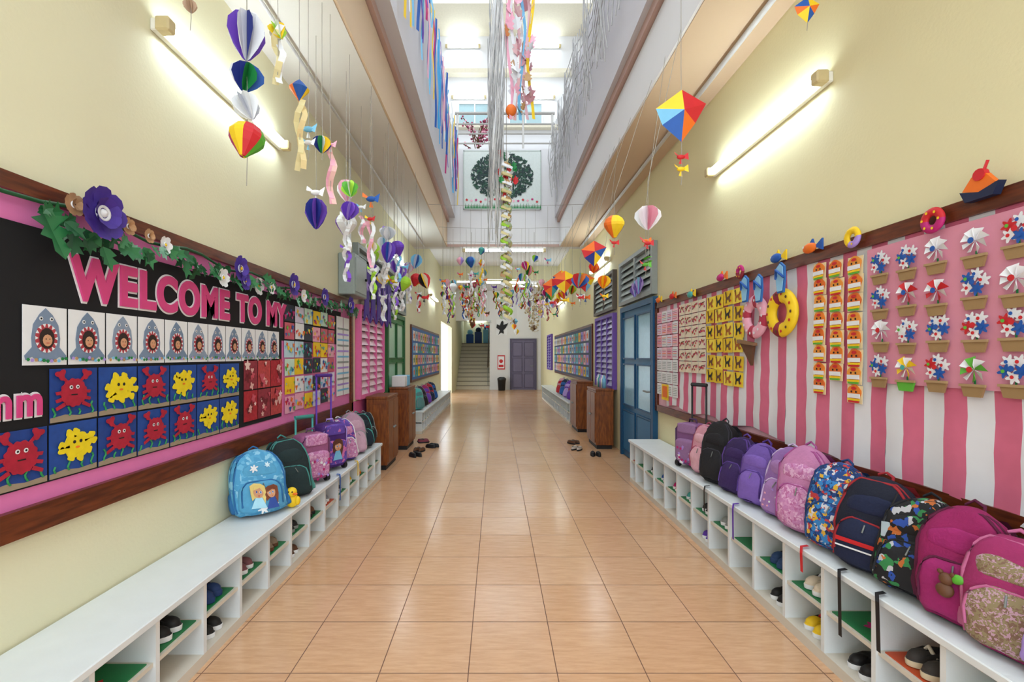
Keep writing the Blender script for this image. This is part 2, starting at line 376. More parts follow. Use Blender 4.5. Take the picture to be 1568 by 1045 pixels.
b=B(); b.lathe((.22,19.0,0),[(0,0),(.14,0),(.17,.42),(.18,.42),(.18,.5),(.1,.55),(0,.55)],C('#2a2d30',.4),16); b.obj('trash_can')
b=B()
for i in range(3): b.bbox(-1.5+i*.42,-1.15+i*.42,23,23.4,2.045,2.5+.12*i,[BLU,C('#28407a'),SKY][i],.02); b.ball((-1.32+i*.42,23.2,2.6+.12*i),.14,[SKY,NAVY,BLU][i])
b.obj('stacked_play_blocks')
# ---------------------------------------------------------------- louvre windows, doors on the side walls
def louvre(name,M,u0,u1,v0,v1,fm,n=6,gm=None,vert=2):
    b=B(M); gm=gm or C('#b9c6c4',.25)
    b.box(u0,u1,v0,v1,0.002,.01,C('#3d4240',.5))
    for a in((u0-.05,u0,v0-.05,v1+.05),(u1,u1+.05,v0-.05,v1+.05),(u0,u1,v0-.05,v0),(u0,u1,v1,v1+.05)): b.box(*a,0.002,.07,fm)
    for i in range(1,vert): x=u0+(u1-u0)*i/vert; b.box(x-.02,x+.02,v0,v1,0.002,.06,fm)
    p=(v1-v0)/n
    for i in range(n):
        y=v0+i*p
        b.add([(u0,y,.055),(u1,y,.055),(u1,y+p*.95,.015),(u0,y+p*.95,.015)],[[0,1,2,3]],gm)
    return b.obj(name)
louvre('window_1',ML,5.5,6.75,2.2,2.72,GREY); louvre('window_2',ML,6.95,8.3,2.2,2.72,GREY)
louvre('window_3',MR,-6.75,-5.4,2.2,2.72,GREY); louvre('window_4',MR,-8.5,-7.2,2.2,2.72,C('#5b544c',.5))
PKF=C('#e26ca6',.5)
louvre('window_5',ML,5.6,6.7,.95,2.0,PKF,12,C('#efcbd8',.3),3)
bx('wall_left_pink_panel',XL+.001,XL+.013,5.48,6.8,0,.88,PKF)
panel_door('door_2',ML@Matrix.Translation((7.65,0,0)),1.2,2.05,C('#2b8042',.5),C('#1f6634',.5),C('#a8d6b4',.2))
panel_door('door_3',MR@Matrix.Translation((-6.05,0,0)),1.28,2.05,C('#0f6694',.45),C('#0a4c74',.45),C('#7fb4cc',.2))
louvre('window_6',MR,-8.4,-7.2,.95,2.05,C('#6a4aa8',.5),12,C('#a9a2cc',.3),3)
louvre('window_7',MR,-16.4,-15.3,1.0,2.1,C('#6a4aa8',.5),12,C('#a9a2cc',.3),2)
b=B(ML); b.bbox(4.95,5.42,2.09,2.54,0.002,.18,C('#8f9a96',.4),.01); b.box(4.99,5.38,2.13,2.5,.18,.186,C('#9ea9a5',.4)); b.tube([(5.33,2.3,.186),(5.33,2.3,.21)],.015,BLK,8)
b.tube([(5.2,2.54,.05),(5.2,3.64,.05)],.015,WHT,8); b.obj('electrical_box')
b=B(ML)
for i in range(5):
    u=5.62+i*.3; b.poly([(u,2.45+.1*(i%2)),(u+.13,2.52),(u+.26,2.45),(u+.22,2.1),(u+.26,1.85),(u+.13,1.95),(u,1.85),(u+.05,2.1)],.08,C('#4a2c90',.7),.012)
    b.blob(u+.13,2.3,.06,.095,LIL,6,.3)
b.obj('purple_bunting')
b=B(MR)
for k,(cx,cy) in enumerate(((-5.9,2.18),(-5.75,2.2))):
    for q in range(5):
        a=pi/2+(q-2)*.45; b.poly([(cx,cy),(cx+.2*cos(a-.2),cy+.2*sin(a-.2)),(cx+.22*cos(a+.2),cy+.22*sin(a+.2))],.09+.004*q,[LIL,PUR,SKY][q%3],.004)
b.obj('paper_fan_bow')
b=B(); b.tube([(-1.45,-1.5,3.62),(-1.45,9.3,3.62)],.012,WHT,6); b.obj('conduit_pipe')
b=B(); b.tube([(1.7,-1.5,3.62),(1.7,9.3,3.62)],.02,WHT,6); b.obj('conduit_pipe')
# ---------------------------------------------------------------- left notice board
b=B(ML)
b.box(0,5.35,2.0,2.06,0.002,.04,TRIM); b.box(0,5.35,.79,.89,0.002,.04,TRIM); b.box(5.3,5.36,.79,2.06,0.002,.04,TRIM); b.box(0,.06,.79,2.06,0.002,.04,TRIM)
b.box(.06,5.3,.89,2.0,0.002,.012,PINK)
FELT=C('#0b0a0d',.9,name='black_felt')
b.box(.06,3.62,.955,1.90,.012,.016,FELT)
b.box(3.62,5.0,1.55,1.9,.012,.016,FELT)
PL=C('#d2407e',.6)
for st,u,sq in(('WELCOME',1.825,.85),('TO',2.99,.85),('MY',3.37,.85)):
    b.text(st,u,1.662,.018,.24,WHT,.018,.001,sq); b.text(st,u,1.662,.024,.24,PL,.0095,.004,sq)
b.text('mm',1.50,1.215,.02,.16,WHT,.01,.001,.8); b.text('mm',1.50,1.215,.026,.16,PL,.003,.003,.8)
GB=[C('#7688a0',.7),C('#70849c',.7),C('#8796aa',.7)]
HAIR=C('#2a1a14',.7); GUM=C('#b03a44',.7)
for i in range(12):
    u=1.635+i*.176; y0=1.395
    if i>10: break
    b.rect(u,u+.168,y0,y0+.218,.02,WHT,.002)
    c=u+.084; g=GB[i%3]; k_=R.uniform(-.006,.006)
    # shark head with open jaws, side fins, and a child's face in the mouth
    b.poly([(c-.05,y0+.03),(c-.055,y0+.1),(c-.048,y0+.15),(c-.025,y0+.188),(c+k_,y0+.212),(c+.025,y0+.188),(c+.048,y0+.15),(c+.055,y0+.1),(c+.05,y0+.03),(c+.03,y0+.015),(c-.03,y0+.015)],.023,g,.001)
    for s in(-1,1): b.poly([(c+s*.045,y0+.075),(c+s*.08,y0+.035),(c+s*.076,y0+.02),(c+s*.045,y0+.035)],.0232,g,.001)
    b.disc(c,y0+.100,.043,.025,GUM,18,.054,.0005)
    for q in range(14):
        a=2*pi*q/14; r1=.043; r2=.054; ca,sa=cos(a),sin(a); w_=.011
        b.poly([(c+r1*ca-w_*sa*.6,y0+.1+r2*sa+w_*ca*.6),(c+r1*ca+w_*sa*.6,y0+.1+r2*sa-w_*ca*.6),(c+r1*.72*ca,y0+.1+r2*.74*sa)],.0262,WHT)
    b.disc(c,y0+.099,.029,.027,HAIR,14,.039,.001); b.disc(c,y0+.092,.018,.029,SKIN,12,.022,.001)
    for s in(-1,1): b.disc(c+s*.02,y0+.172,.008,.025,WHT,8); b.disc(c+s*.02,y0+.172,.004,.026,BLK,8)
    for s in(-1,1): b.disc(c+s*.007,y0+.097,.0025,.031,BLK,6)
    b.rect(c-.006,c+.006,y0+.081,y0+.0835,.031,RED)
    for k in range(11): b.disc(u+.012+k*.0145,y0+.014+R.uniform(0,.014),.007,.03,[GRN,LIL,TAN,SKY,GRN][(k+i)%5],6)
BP=[C('#153c86',.6,.3,30),C('#194592',.6,.3,30)]
SAND=C('#978770',.8); CR=C('#a81630',.6,.3,40); OY=C('#e6cc10',.6,.15)
def crab(cx,cy,s,z):
    b.blob(cx,cy-.003*s,.048*s,z,CR,13,.05,52,R.uniform(0,6),1.0,.003)
    for q in(-1,1):
        b.poly([(cx+q*.025*s,cy+.03*s),(cx+q*.05*s,cy+.05*s),(cx+q*.042*s,cy+.058*s),(cx+q*.018*s,cy+.035*s)],z,CR,.002)
        b.blob(cx+q*.048*s,cy+.06*s,.016*s,z+.001,CR,3,.3,24,q,1,.003)
        for k in range(3):
            y=cy+.006*s-k*.02*s; b.poly([(cx+q*.035*s,y),(cx+q*.066*s,y-.004*s-k*.006*s),(cx+q*.062*s,y-.014*s-k*.006*s),(cx+q*.03*s,y-.012*s)],z,CR,.002)
        b.disc(cx+q*.012*s,cy+.016*s,.007*s,z+.004,WHT,10); b.disc(cx+q*.012*s,cy+.016*s,.0035*s,z+.005,BLK,8)
    b.rect(cx-.012*s,cx+.012*s,cy-.012*s,cy-.008*s,z+.004,BLK)
def octo(cx,cy,s,z):
    b.blob(cx,cy,.043*s,z,OY,6,.07,36,R.uniform(0,6),1.2,.003)
    for k in range(9):
        a=2*pi*k/9+R.uniform(-.25,.25); e=R.uniform(.85,1.1); x=cx+.062*s*e*cos(a); y=cy+.048*s*e*sin(a)
        b.blob(x,y,.012*s,z+.0005,OY,3,.15,16,a,1,.003)
        b.poly([(cx+.03*s*cos(a-.35),cy+.03*s*sin(a-.35)),(x+.009*s*sin(a),y-.009*s*cos(a)),(x-.009*s*sin(a),y+.009*s*cos(a)),(cx+.03*s*cos(a+.35),cy+.03*s*sin(a+.35))],z+.0004,OY,.003)
    for q in(-1,1): b.disc(cx+q*.012*s,cy+.012*s,.006*s,z+.004,BLK,8)
    b.disc(cx,cy-.008,.009*s,z+.004,ORG,8,.004*s)
def sea(u,v,w,h,kind,i):
    b.rect(u,u+w,v,v+h,.02,BP[i%2],.002); b.poly([(u,v),(u+w,v),(u+w,v+.022),(u+w*.6,v+.016),(u+w*.3,v+.026),(u,v+.018)],.0225,SAND)
    for k in range(4):
        x=u+.02+k*(w-.045)/3+R.uniform(-.01,.01); b.tube([(x+.006*sin(j*1.6+i),v+.02+j*.012,.0242) for j in range(R.choice([3,4,5]))],.004,GRN,4)
    cx=u+w/2+R.uniform(-.012,.012); cy=v+h*.55
    (crab if kind=='c' else octo)(cx,cy,1.2+R.uniform(-.1,.1),.026)
for i,k in enumerate('cococo'): sea(1.735+i*.214,1.175,.205,.205,k,i)
for i,k in enumerate('occocccoo'[1:]): sea(1.305+i*.214,.962,.205,.205,k,i+1)
for i in range(3):
    for j in range(2):
        u=3.07+i*.185; v=.985+j*.215; b.rect(u,u+.175,v,v+.205,.02,C(['#a8202c','#8c2a38','#b84040'][(i+j)%3],.6,.5,40),.002)
        for q in range(7): b.blob(u+R.uniform(.02,.155),v+R.uniform(.02,.18),R.uniform(.012,.03),.024+q*.0005,[C('#6b1420',.6,.3,40),C('#d9a8a0',.6),C('#c85060'),C('#e8c8c0')][q%4],R.choice([3,4,5]),.3)
for i in range(6):
    for j in range(6):
        u=3.66+i*.19+R.uniform(-.008,.008); v=.97+j*.148+R.uniform(-.008,.008)
        if u+.17>5.0: continue
        m=[WHT,C('#b8d3de'),C('#d6d0e4'),LPK,C('#c4dfcc'),C('#303540'),YEL,C('#c86070')][R.randrange(8)]
        b.rect(u,u+.172,v,v+.135,.02,m,.002)
        for k in range(7): b.blob(u+.02+k*.022,v+.065+R.uniform(-.045,.045),R.uniform(.008,.02),.024+k*.001,[RED,ORG,SKY,TEAL,YEL,MAG,GREEN2,BLU][R.randrange(8)],3+k%3,.3,24)
for i in range(2): b.rect(4.85+i*.22,5.05+i*.22,1.0,1.85,.02,WHT,.002)
for j in range(12): b.rect(4.87,5.24,1.05+j*.06,1.07+j*.06,.024,[SKY,LIL,GREY][j%3])
b.obj('welcome_notice_board')
LEAFM=[C('#18502c',.5),C('#256c3c',.5),C('#357c48',.5),C('#82b49c',.5)]
def leaf(b,c,s,ang,mat,tilt=.3,kind=0):
    M0=b.M; b.M=M0@Matrix.Translation(c)@Matrix.Rotation(ang,4,'Z')@Matrix.Rotation(tilt,4,'X')
    if kind==0: pts=[(0,0),(.25,.12),(.42,.4),(.2,.45),(.4,.75),(.15,.78),(0,1.1),(-.15,.78),(-.4,.75),(-.2,.45),(-.42,.4),(-.25,.12)]
    else: pts=[(0,0),(.12,.2),(.45,.25),(.16,.42),(.4,.6),(.12,.7),(.2,.95),(0,1.15),(-.2,.95),(-.12,.7),(-.4,.6),(-.16,.42),(-.45,.25),(-.12,.2)]
    n=len(pts); v=[(p[0]*s,p[1]*s,.25*s*abs(p[0])) for p in pts]+[(0,.55*s,.0)]
    b.add(v,[[i,(i+1)%n,n] for i in range(n)],mat); b.M=M0
def flower(b,c,r,pm,cm,petals=7,layers=2):
    M0=b.M
    for l in range(layers):
        for i in range(petals):
            a=2*pi*i/petals+l*.4; rr=r*(1-.3*l)
            b.M=M0@Matrix.Translation(c)@Matrix.Rotation(a,4,'Z')@Matrix.Rotation(-.25-.25*l,4,'Y')
            pts=[(.1,0),(.3,.28),(.7,.4),(.95,.25),(1,0),(.95,-.25),(.7,-.4),(.3,-.28)]
            v=[(p[0]*rr,p[1]*rr,.08*rr*(1-abs(p[1])*2)+l*.01) for p in pts]+[(.6*rr,0,-.03*rr+l*.01)]
            b.add(v,[[k,(k+1)%8,8] for k in range(8)],pm,True)
    b.M=M0
    b.torus((c[0],c[1],c[2]+.2*r),.24*r,.07*r,WHT,16,6); b.ball((c[0],c[1],c[2]+.16*r),.17*r,cm,10,6)
b=B(ML)
b.tube([(1.4+i*.13,2.0-.02*sin(i*1.3)-.008*i*.3,.06) for i in range(29)],.008,LEAFM[0],6)
for i in range(140):
    u=1.66+i*.027; v=2.0-R.uniform(0,.07)-(.03*abs(sin(u*4))) ; 
    leaf(b,(u,v,.06+R.uniform(0,.04)),R.uniform(.055,.1),pi+R.uniform(-1.3,1.3),LEAFM[R.choice([0,0,1,1,2,3])],R.uniform(-.5,.6),i%2)
leaf(b,(1.66,1.97,.06),.17,pi+.3,LEAFM[1],.2,1); leaf(b,(1.77,1.90,.08),.10,pi-.3,LEAFM[0],.2); leaf(b,(1.90,1.88,.08),.10,pi+.2,LEAFM[1],.2); leaf(b,(2.12,1.93,.08),.10,pi+.3,LEAFM[2],.2); leaf(b,(2.4,1.93,.08),.10,pi-.2,LEAFM[1],.2)
P1=C('#42288a',.6,.2,40); P2=C('#5036a0',.6,.2,40)
flower(b,(1.83,1.995,.12),.11,P1,WHT,8,2)
for u,v,r in((2.86,1.97,.085),(2.92,1.90,.06),(3.6,1.985,.095),(4.25,1.97,.09),(5.0,1.98,.1)): flower(b,(u,v,.1),r,P2,YEL,7,2)
for u,v,r in((2.72,1.89,.06),(3.12,1.90,.065),(3.3,1.92,.055),(2.25,1.97,.045),(3.85,1.93,.06)): flower(b,(u,v,.08),r,WHT,YEL,6,1)
for u,v,r in((1.74,2.0,.045),(2.0,1.99,.04),(2.12,1.98,.035)): flower(b,(u,v,.1),r,C('#b98f68'),BRN,7,2)
b.obj('flower_leaf_garland')
# ---------------------------------------------------------------- right notice board (u=-depth)
b=B(MR)
b.box(-5.3,-.1,1.97,2.04,0.002,.04,TRIM); b.box(-5.3,-.1,.80,.87,0.002,.04,TRIM); b.box(-5.33,-5.27,.8,2.04,0.002,.04,TRIM); b.box(-.16,-.1,.8,2.04,0.002,.04,TRIM)
b.box(-5.27,-.16,.87,1.97,0.002,.012,C('#e9b9c8',.7))
SP=C('#cf6884',.85,.10,14); SW=C('#dddcdf',.85,.04,14)
u=-5.0;i=0
while u<-1.0:
    w=.094; nn=10
    vs=[];fs=[]
    for c in range(5):
        uu=u+w*c/4; bot=.90-.03*(u>-3)-.02*(u>-2.2)+.018*sin(uu*9)
        for r in range(nn+1):
            v=1.97+(bot-1.97)*r/nn; vs.append((uu,v,.022+.006*sin(uu*23)*r/nn+.012*(r/nn)**2+.003*sin(v*30+uu*7)))
    for c in range(4):
        for r in range(nn): a=c*(nn+1)+r; fs.append([a,a+1,a+nn+2,a+nn+1])
    b.add(vs,fs,SP if i%2 else SW,True); u+=w;i+=1
b.rect(-2.28,-1.2,1.30,1.95,.036,C('#d68ca0',.8,.08,10),.002)
pw=[(RED,WHT,BLU),(WHT,WHT,RED),(BLU,SKY,RED),(RED,GREEN2,BLU),(WHT,YEL,TEAL),(WHT,SKY,BLU),(WHT,WHT,BLU),(WHT,GREEN2,RED),(GREEN2,BLU,WHT)]
POT=C('#98794f',.7)
for i in range(8):
    for j in range(4):
        cx=-2.19+i*.143+R.uniform(-.007,.007); cy=1.87-j*.163+R.uniform(-.007,.007); k=pw[R.randrange(9)]
        t0=R.uniform(0,1)
        if R.random()<.5:
            for q in range(8):
                a=t0+q*pi/4; a2=a+.62; r=.052
                b.add([(cx,cy,.047),(cx+r*cos(a),cy+r*sin(a),.047),(cx+r*.85*cos(a2),cy+r*.85*sin(a2),.062),(cx+r*.35*cos(a2),cy+r*.35*sin(a2),.058)],[[0,1,2,3]],k[q%2])
            b.disc(cx,cy,.012,.066,k[2],10)
        else:
            for q in range(5):
                a=t0+q*1.256; c2=[WHT,WHT,k[2],WHT,BLU][q]; b.blob(cx+.03*cos(a),cy+.03*sin(a),.021,.048+q*.002,c2,6,.35,30)
                b.disc(cx+.03*cos(a),cy+.03*sin(a),.007,.06,[RED,BLU,GREEN2][q%3],8)
            b.disc(cx,cy,.011,.062,k[2],8)
        b.rect(cx-.003,cx+.003,cy-.07,cy-.04,.042,GRN,.002)
        b.poly([(cx-.032,cy-.105),(cx+.032,cy-.105),(cx+.045,cy-.06),(cx-.045,cy-.06)],.046,POT if not(i==1 and j==3) else GREEN2,.008)
        b.rect(cx-.048,cx+.048,cy-.066,cy-.056,.05,C('#a88a62',.7),.008)
FB=[C('#e47d22'),C('#da6a20'),C('#e89434')]
for i in range(3):
    for j in range(8):
        cx=-2.615+i*.128+R.uniform(-.006,.006); cy=1.905-j*.093+R.uniform(-.006,.006)-.01*i
        if j==7 and i==1: continue
        b.poly([(cx-.05,cy-.044),(cx+.048,cy-.046),(cx+.052,cy+.046),(cx-.048,cy+.05)],.036+.0004*j,C('#ead6a8'),.002)
        b.blob(cx,cy+.01,.04,.04,FB[(i+j)%3],5,.05,24,j,1.1,.004); b.rect(cx-.04,cx+.04,cy-.018,cy+.004,.045,WHT,.003)
        b.rect(cx-.038,cx+.038,cy-.031,cy-.021,.045,YEL,.004); b.rect(cx-.034,cx+.034,cy-.041,cy-.032,.045,RED if j%2 else GREEN2,.004)
        for q in(-1,1): b.disc(cx+q*.015,cy+.014,.006,.046,BLK,8)
        b.disc(cx,cy+.032,.018,.046,RED,8,.008)
def ring(cx,cy,Ro,m,w=.045): b.torus((cx,cy,.07),Ro,w,m,48,8,.5)
MRN=C('#8c2030')
ring(-2.91,1.70,.108,[YEL,YEL,YEL,MRN,YEL,YEL,YEL,YEL,MRN,YEL,YEL,YEL],.047)
ring(-3.21,1.70,.108,[LPK,LPK,C('#b03048'),LPK,LPK,C('#b03048'),LPK,LPK,C('#b03048'),LPK,LPK,C('#b03048')],.045)
for a in range(14): b.disc(-2.91+.12*cos(a*.449),1.70+.12*sin(a*.449),.010,.094,RED if a%2 else BRN,8)
for a in range(14): b.disc(-3.21+.115*cos(a*.449),1.70+.115*sin(a*.449),.010,.094,WHT,8)
for cx,cy in((-3.27,1.90),(-3.10,1.88),(-2.86,1.91)):
    b.poly([(cx-.032,cy-.09),(cx+.028,cy-.09),(cx+.042,cy-.01),(cx+.038,cy+.07),(cx,cy+.1),(cx-.042,cy+.07),(cx-.045,cy-.01)],.1,C('#2c6ab0'),.012)
    b.poly([(cx-.026,cy-.08),(cx+.022,cy-.08),(cx+.034,cy-.01),(cx+.03,cy+.065),(cx,cy+.088),(cx-.034,cy+.065),(cx-.037,cy-.01)],.113,C('#8cc0e0'),.003)
    b.tube([(cx-.04,cy,.115),(cx,cy+.05,.14),(cx+.04,cy,.115)],.008,BLU,6)
b.poly([(-3.42,1.53),(-3.24,1.5),(-3.27,1.36)],.05,BRN,.02); b.poly([(-3.44,1.55),(-3.22,1.52),(-3.22,1.5),(-3.44,1.525)],.05,C('#8a6848'),.03)
for i in range(4):
    for j in range(6):
        u=-4.02+i*.15+R.uniform(-.008,.008); v=1.2+j*.125+R.uniform(-.008,.008); t=R.uniform(-.008,.008)
        b.poly([(u,v),(u+.142,v+t),(u+.142-t,v+.112+t),(u-t,v+.112)],.036+.0006*((i*6+j)%5),C(['#ecca2c','#e4bf22','#efd648'][(i+j)%3]),.002)
        b.poly([(u+.03,v+.09),(u+.05,v+.09),(u+.055,v+.06),(u+.09,v+.07),(u+.11,v+.095),(u+.12,v+.08),(u+.1,v+.05),(u+.105,v+.02),(u+.09,v+.02),(u+.08,v+.045),(u+.055,v+.04),(u+.05,v+.015),(u+.035,v+.015),(u+.04,v+.05)],.042,[BLK,BRN,C('#a05a20')][(i+j)%3])
        b.disc(u+.04,v+.098,.011,.043,BRN,8); b.disc(u+.115,v+.03,.008,.043,RED,8)
for i in range(4):
    for j in range(6):
        u=-4.62+i*.148; v=1.27+j*.112
        b.rect(u,u+.138,v,v+.104,.038,C('#e6dac0'),.002)
        b.tube([(u+.02,v+.03,.041),(u+.06,v+.07,.041),(u+.12,v+.075,.041)],.004,BRN,4)
        for k in range(5): b.disc(u+.02+k*.025,v+.05+R.uniform(-.025,.03),.011,.044,[RED,MAG,RED][k%3],8)
for i in range(4):
    for j in range(7):
        u=-5.25+i*.15; v=1.0+j*.132
        b.rect(u,u+.14,v,v+.122,.038,[LPK,WHT,C('#e8d8e8'),C('#f6c8d0')][(i+j*2)%4] if j>2 else WHT,.002)
        for k in range(5): b.rect(u+.015,u+.12,v+.02+k*.018,v+.026+k*.018,.0415,[MAG,GREY,ORG][(j+k)%3] if j>2 else GREY)
b.rect(-5.1,-4.9,.95,1.12,.042,YEL,.002); b.rect(-5.07,-4.93,.98,1.1,.046,ORG)
b.obj('striped_notice_board')
def deco(name,u,v,f):
    b=B(MR@Matrix.Translation((u,v,.045))); f(b); b.obj(name)
def boat(b):
    b.poly([(-.07,0),(.0,-.02),(.07,0),(.05,-.045),(-.05,-.045)],0,NAVY,.03); b.poly([(-.065,0),(-.03,.045),(.02,.045),(.055,.0),(0,-.02)],.005,ORG,.02); b.disc(0,.045,.022,.01,RED,12,None,.02); b.tube([(.012,.06,.02),(.025,.09,.02)],.005,RED,6)
def ringd(cm):
    def f(b):
        b.torus((0,0,.02),.036,.018,cm,24,8,.6)
        for a in range(6): b.disc(.036*cos(a),.036*sin(a),.006,.033,YEL,6)
    return f
def fish(cm,c2):
    def f(b):
        b.ball((0,0,.02),(.055,.03,.018),cm); b.poly([(.04,0),(.1,.035),(.1,-.03)],.01,c2,.01); b.disc(-.03,.01,.007,.038,WHT,8); b.poly([(-.01,.02),(.02,.05),(.03,.02)],.01,c2,.01)
    return f
deco('paper_boat_decoration',-1.72,2.06,boat)
deco('ring_decoration',-1.91,1.99,ringd([RED,MAG])); deco('ring_decoration',-2.34,2.03,ringd([YEL,YEL,LIL]))
deco('fish_decoration',-2.66,2.05,fish(ORG,BLU)); deco('fish_decoration',-2.98,2.06,fish(BLU,YEL)); deco('ring_decoration',-3.42,2.05,ringd([MAG,C('#8a2030')]))
deco('fish_decoration',-3.72,2.06,fish(MAG,ORG)); deco('fish_decoration',-4.3,2.0,fish(TEAL,YEL)); deco('fish_decoration',-4.75,2.04,fish(RED,ORG)); deco('fish_decoration',-5.15,2.05,fish(ORG,YEL))
# ---------------------------------------------------------------- far boards
for side,M,u0,u1 in(('l',ML,9.1,13.5),('r',MR,-14.6,-8.9)):
    b=B(M); b.box(u0,u1,.9,2.05,0.002,.03,TRIM); b.box(u0+.05,u1-.05,.95,2.0,.03,.036,C('#3c6aa8' if side=='l' else '#39415c',.7))
    n=int((u1-u0-.2)/.3)
    for i in range(n):
        for j in range(4):
            u=u0+.1+i*.3; v=1.0+j*.245
            b.rect(u,u+.24,v,v+.2,.038,[WHT,YEL,LPK,SKY,TEAL,LIL,C('#d9d2c0')][R.randrange(7)],.002)
            b.blob(u+.12,v+.1,.06,.042,[RED,BLU,GRN,ORG,BRN][R.randrange(5)],5,.25)
    b.obj('notice_board')
# ---------------------------------------------------------------- cubby benches
def bench(name,xw,xf,y0,y1,h,ref,pitch,back=.01):
    s=1 if xf>xw else -1
    def X(b,a,c,*r): b.box(min(a,c),max(a,c),*r)
    b=B()
    xb=xw+s*back
    a,c=min(xb,xf+s*.02),max(xb,xf+s*.02)
    b.bbox(a,c,y0,y1,h-.03,h,BENCH,.004)
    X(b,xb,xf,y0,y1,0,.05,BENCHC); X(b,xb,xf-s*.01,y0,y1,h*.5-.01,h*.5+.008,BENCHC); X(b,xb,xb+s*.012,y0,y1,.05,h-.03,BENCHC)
    y=ref-pitch*math.floor((ref-y0)/pitch)
    ys=[y0]
    while y<y1-.1: 
        if y-y0>.1: ys.append(y)
        y+=pitch
    ys.append(y1-.02)
    for yy in ys: X(b,xb+s*.012,xf,yy,yy+.022,.05,h-.03,BENCH)
    GM=[C('#167a42',.5),C('#1d8a50',.5),C('#c84c22',.5),C('#187c46',.5)]
    for i in range(len(ys)-1):
        m=GM[(i*7+int(pitch*100))%4 if i%3==1 else 0]
        X(b,xb+s*.06,xf-s*.025,ys[i]+.035,ys[i+1]-.015,h*.5+.008,h*.5+.013,m)
        yc=(ys[i]+ys[i+1])/2; xc=xf-s*.12
        b.blob(xc,yc,.035,h*.5+.0145,[RED,YEL,MAG][i%3],5,.3,20)
    return b.obj(name),ys
_,yl=bench('cubby_shoe_bench',XL,-1.35,-1.2,5.4,.41,2.13,.30)
_,yr=bench('cubby_shoe_bench',XR,1.52,-1.2,5.25,.48,1.85,.29)
bench('cubby_shoe_bench',XL,-1.35,8.4,13.6,.41,9,.3); bench('cubby_shoe_bench',XR,1.52,9.6,15.4,.45,10,.3)
def shoe(b,x,y,z,rot,m,sole,strap=None,l=.17):
    M0=b.M; b.M=M0@Matrix.Translation((x,y,z))@Matrix.Rotation(rot,4,'Z')
    w=l*.38
    n=20; vs=[]
    prof=[(0,1,1),(.018,1.03,1.02),(.022,.98,1),(.035,.95,.97),(.055,.8,.85)]
    def out(t):
        c=cos(t); s_=sin(t); return (l/2*c, w/2*s_*(1+.22*c))
    for z_,a,bb in prof:
        for j in range(n):
            p=out(2*pi*j/n); hx=z_*(1.0 if p[0]<0 else 1-.35*p[0]/(l/2)) if z_>.03 else z_
            vs.append((p[0]*bb,p[1]*a,hx))
    fs=[];mm=[]
    for i in range(4):
        for j in range(n): fs.append([i*n+j,i*n+(j+1)%n,(i+1)*n+(j+1)%n,(i+1)*n+j]); mm.append(sole if i<2 else m)
    b.add(vs,fs,mm,True)
    tv=[vs[4*n+j] for j in range(n)]
    b.add(tv,[list(range(n))],BLK)
    b.ball((l*.2,0,.027),(l*.27,w*.46,.033),m,12,8)
    if strap: b.tube([(l*-.02,-w*.45,.03),(l*0,0,.068),(l*-.02,w*.45,.03)],.008,strap,6)
    b.M=M0
def shoepair(x,y,z,rot,m,sole=None,strap=None,l=.17,name='pair_of_shoes'):
    b=B(); sole=sole or WHT
    dx=.04*sin(rot);dy=.04*cos(rot)
    shoe(b,x-dx,y+dy,z,rot,m,sole,strap,l); shoe(b,x+dx,y-dy,z,rot+.12,m,sole,strap,l); b.obj(name)
def mid(ys,y):
    for a,c in zip(ys,ys[1:]):
        if a<=y<c: return (a+c)/2+.01
zl=.41*.5+.016; zr=.48*.5+.016
for y,m,so,st in((1.9,BLK,WHT,None),(2.25,C('#1c3a70'),C('#1c3a70'),C('#2a4c8a')),(2.6,C('#7a4a50'),WHT,LPK),(2.9,C('#8c7a66'),BRN,TAN),(3.2,BLK,GREY,None),(3.5,BRN,BLK,None),(3.8,C('#8a8f98'),WHT,None),(4.1,BLK,WHT,None),(4.4,YEL,WHT,None),(4.75,YEL,ORG,None),(5.0,YEL,WHT,None)):
    shoepair(-1.47,mid(yl,y),zl,.1,m,so,st)
for y,m,so,st in((1.6,C('#3a3634'),C('#d8c8a8'),C('#e6dcc8')),(2.3,C('#e4d6c0'),WHT,WHT),(2.62,C('#20406c'),C('#20406c'),BLU),(3.1,GREY,WHT,None),(3.4,BLK,WHT,None),(3.7,TEAL,WHT,None),(4.0,MAG,WHT,None),(4.3,BLU,WHT,None),(4.6,BLK,WHT,None)):
    shoepair(1.64,mid(yr,y),zr,pi-.1,m,so,st)
for y,m in((1.7,C('#5a5048')),(2.0,BLK),(2.3,YEL),(3.4,PUR),(2.7,BLK)): shoepair(1.64,mid(yr,y),.051,pi-.1,m,WHT,RED if m is YEL else None)
for y,m in((2.3,BLK),(3.2,BRN)): shoepair(-1.47,mid(yl,y),.051,.1,m,WHT)
for x,y,r,m in((-1.15,6.55,2.2,BLK),(-1.15,6.9,1.2,BRN),(-1.0,7.2,2.6,BLK),(-1.2,7.6,.3,C('#7a2a3a')),(1.22,7.0,1.0,C('#c8b8a8')),(1.42,6.6,1.4,BLK),(1.25,7.5,2.1,BRN)):
    shoepair(x,y,0.001,r,m,BLK,None,.19)
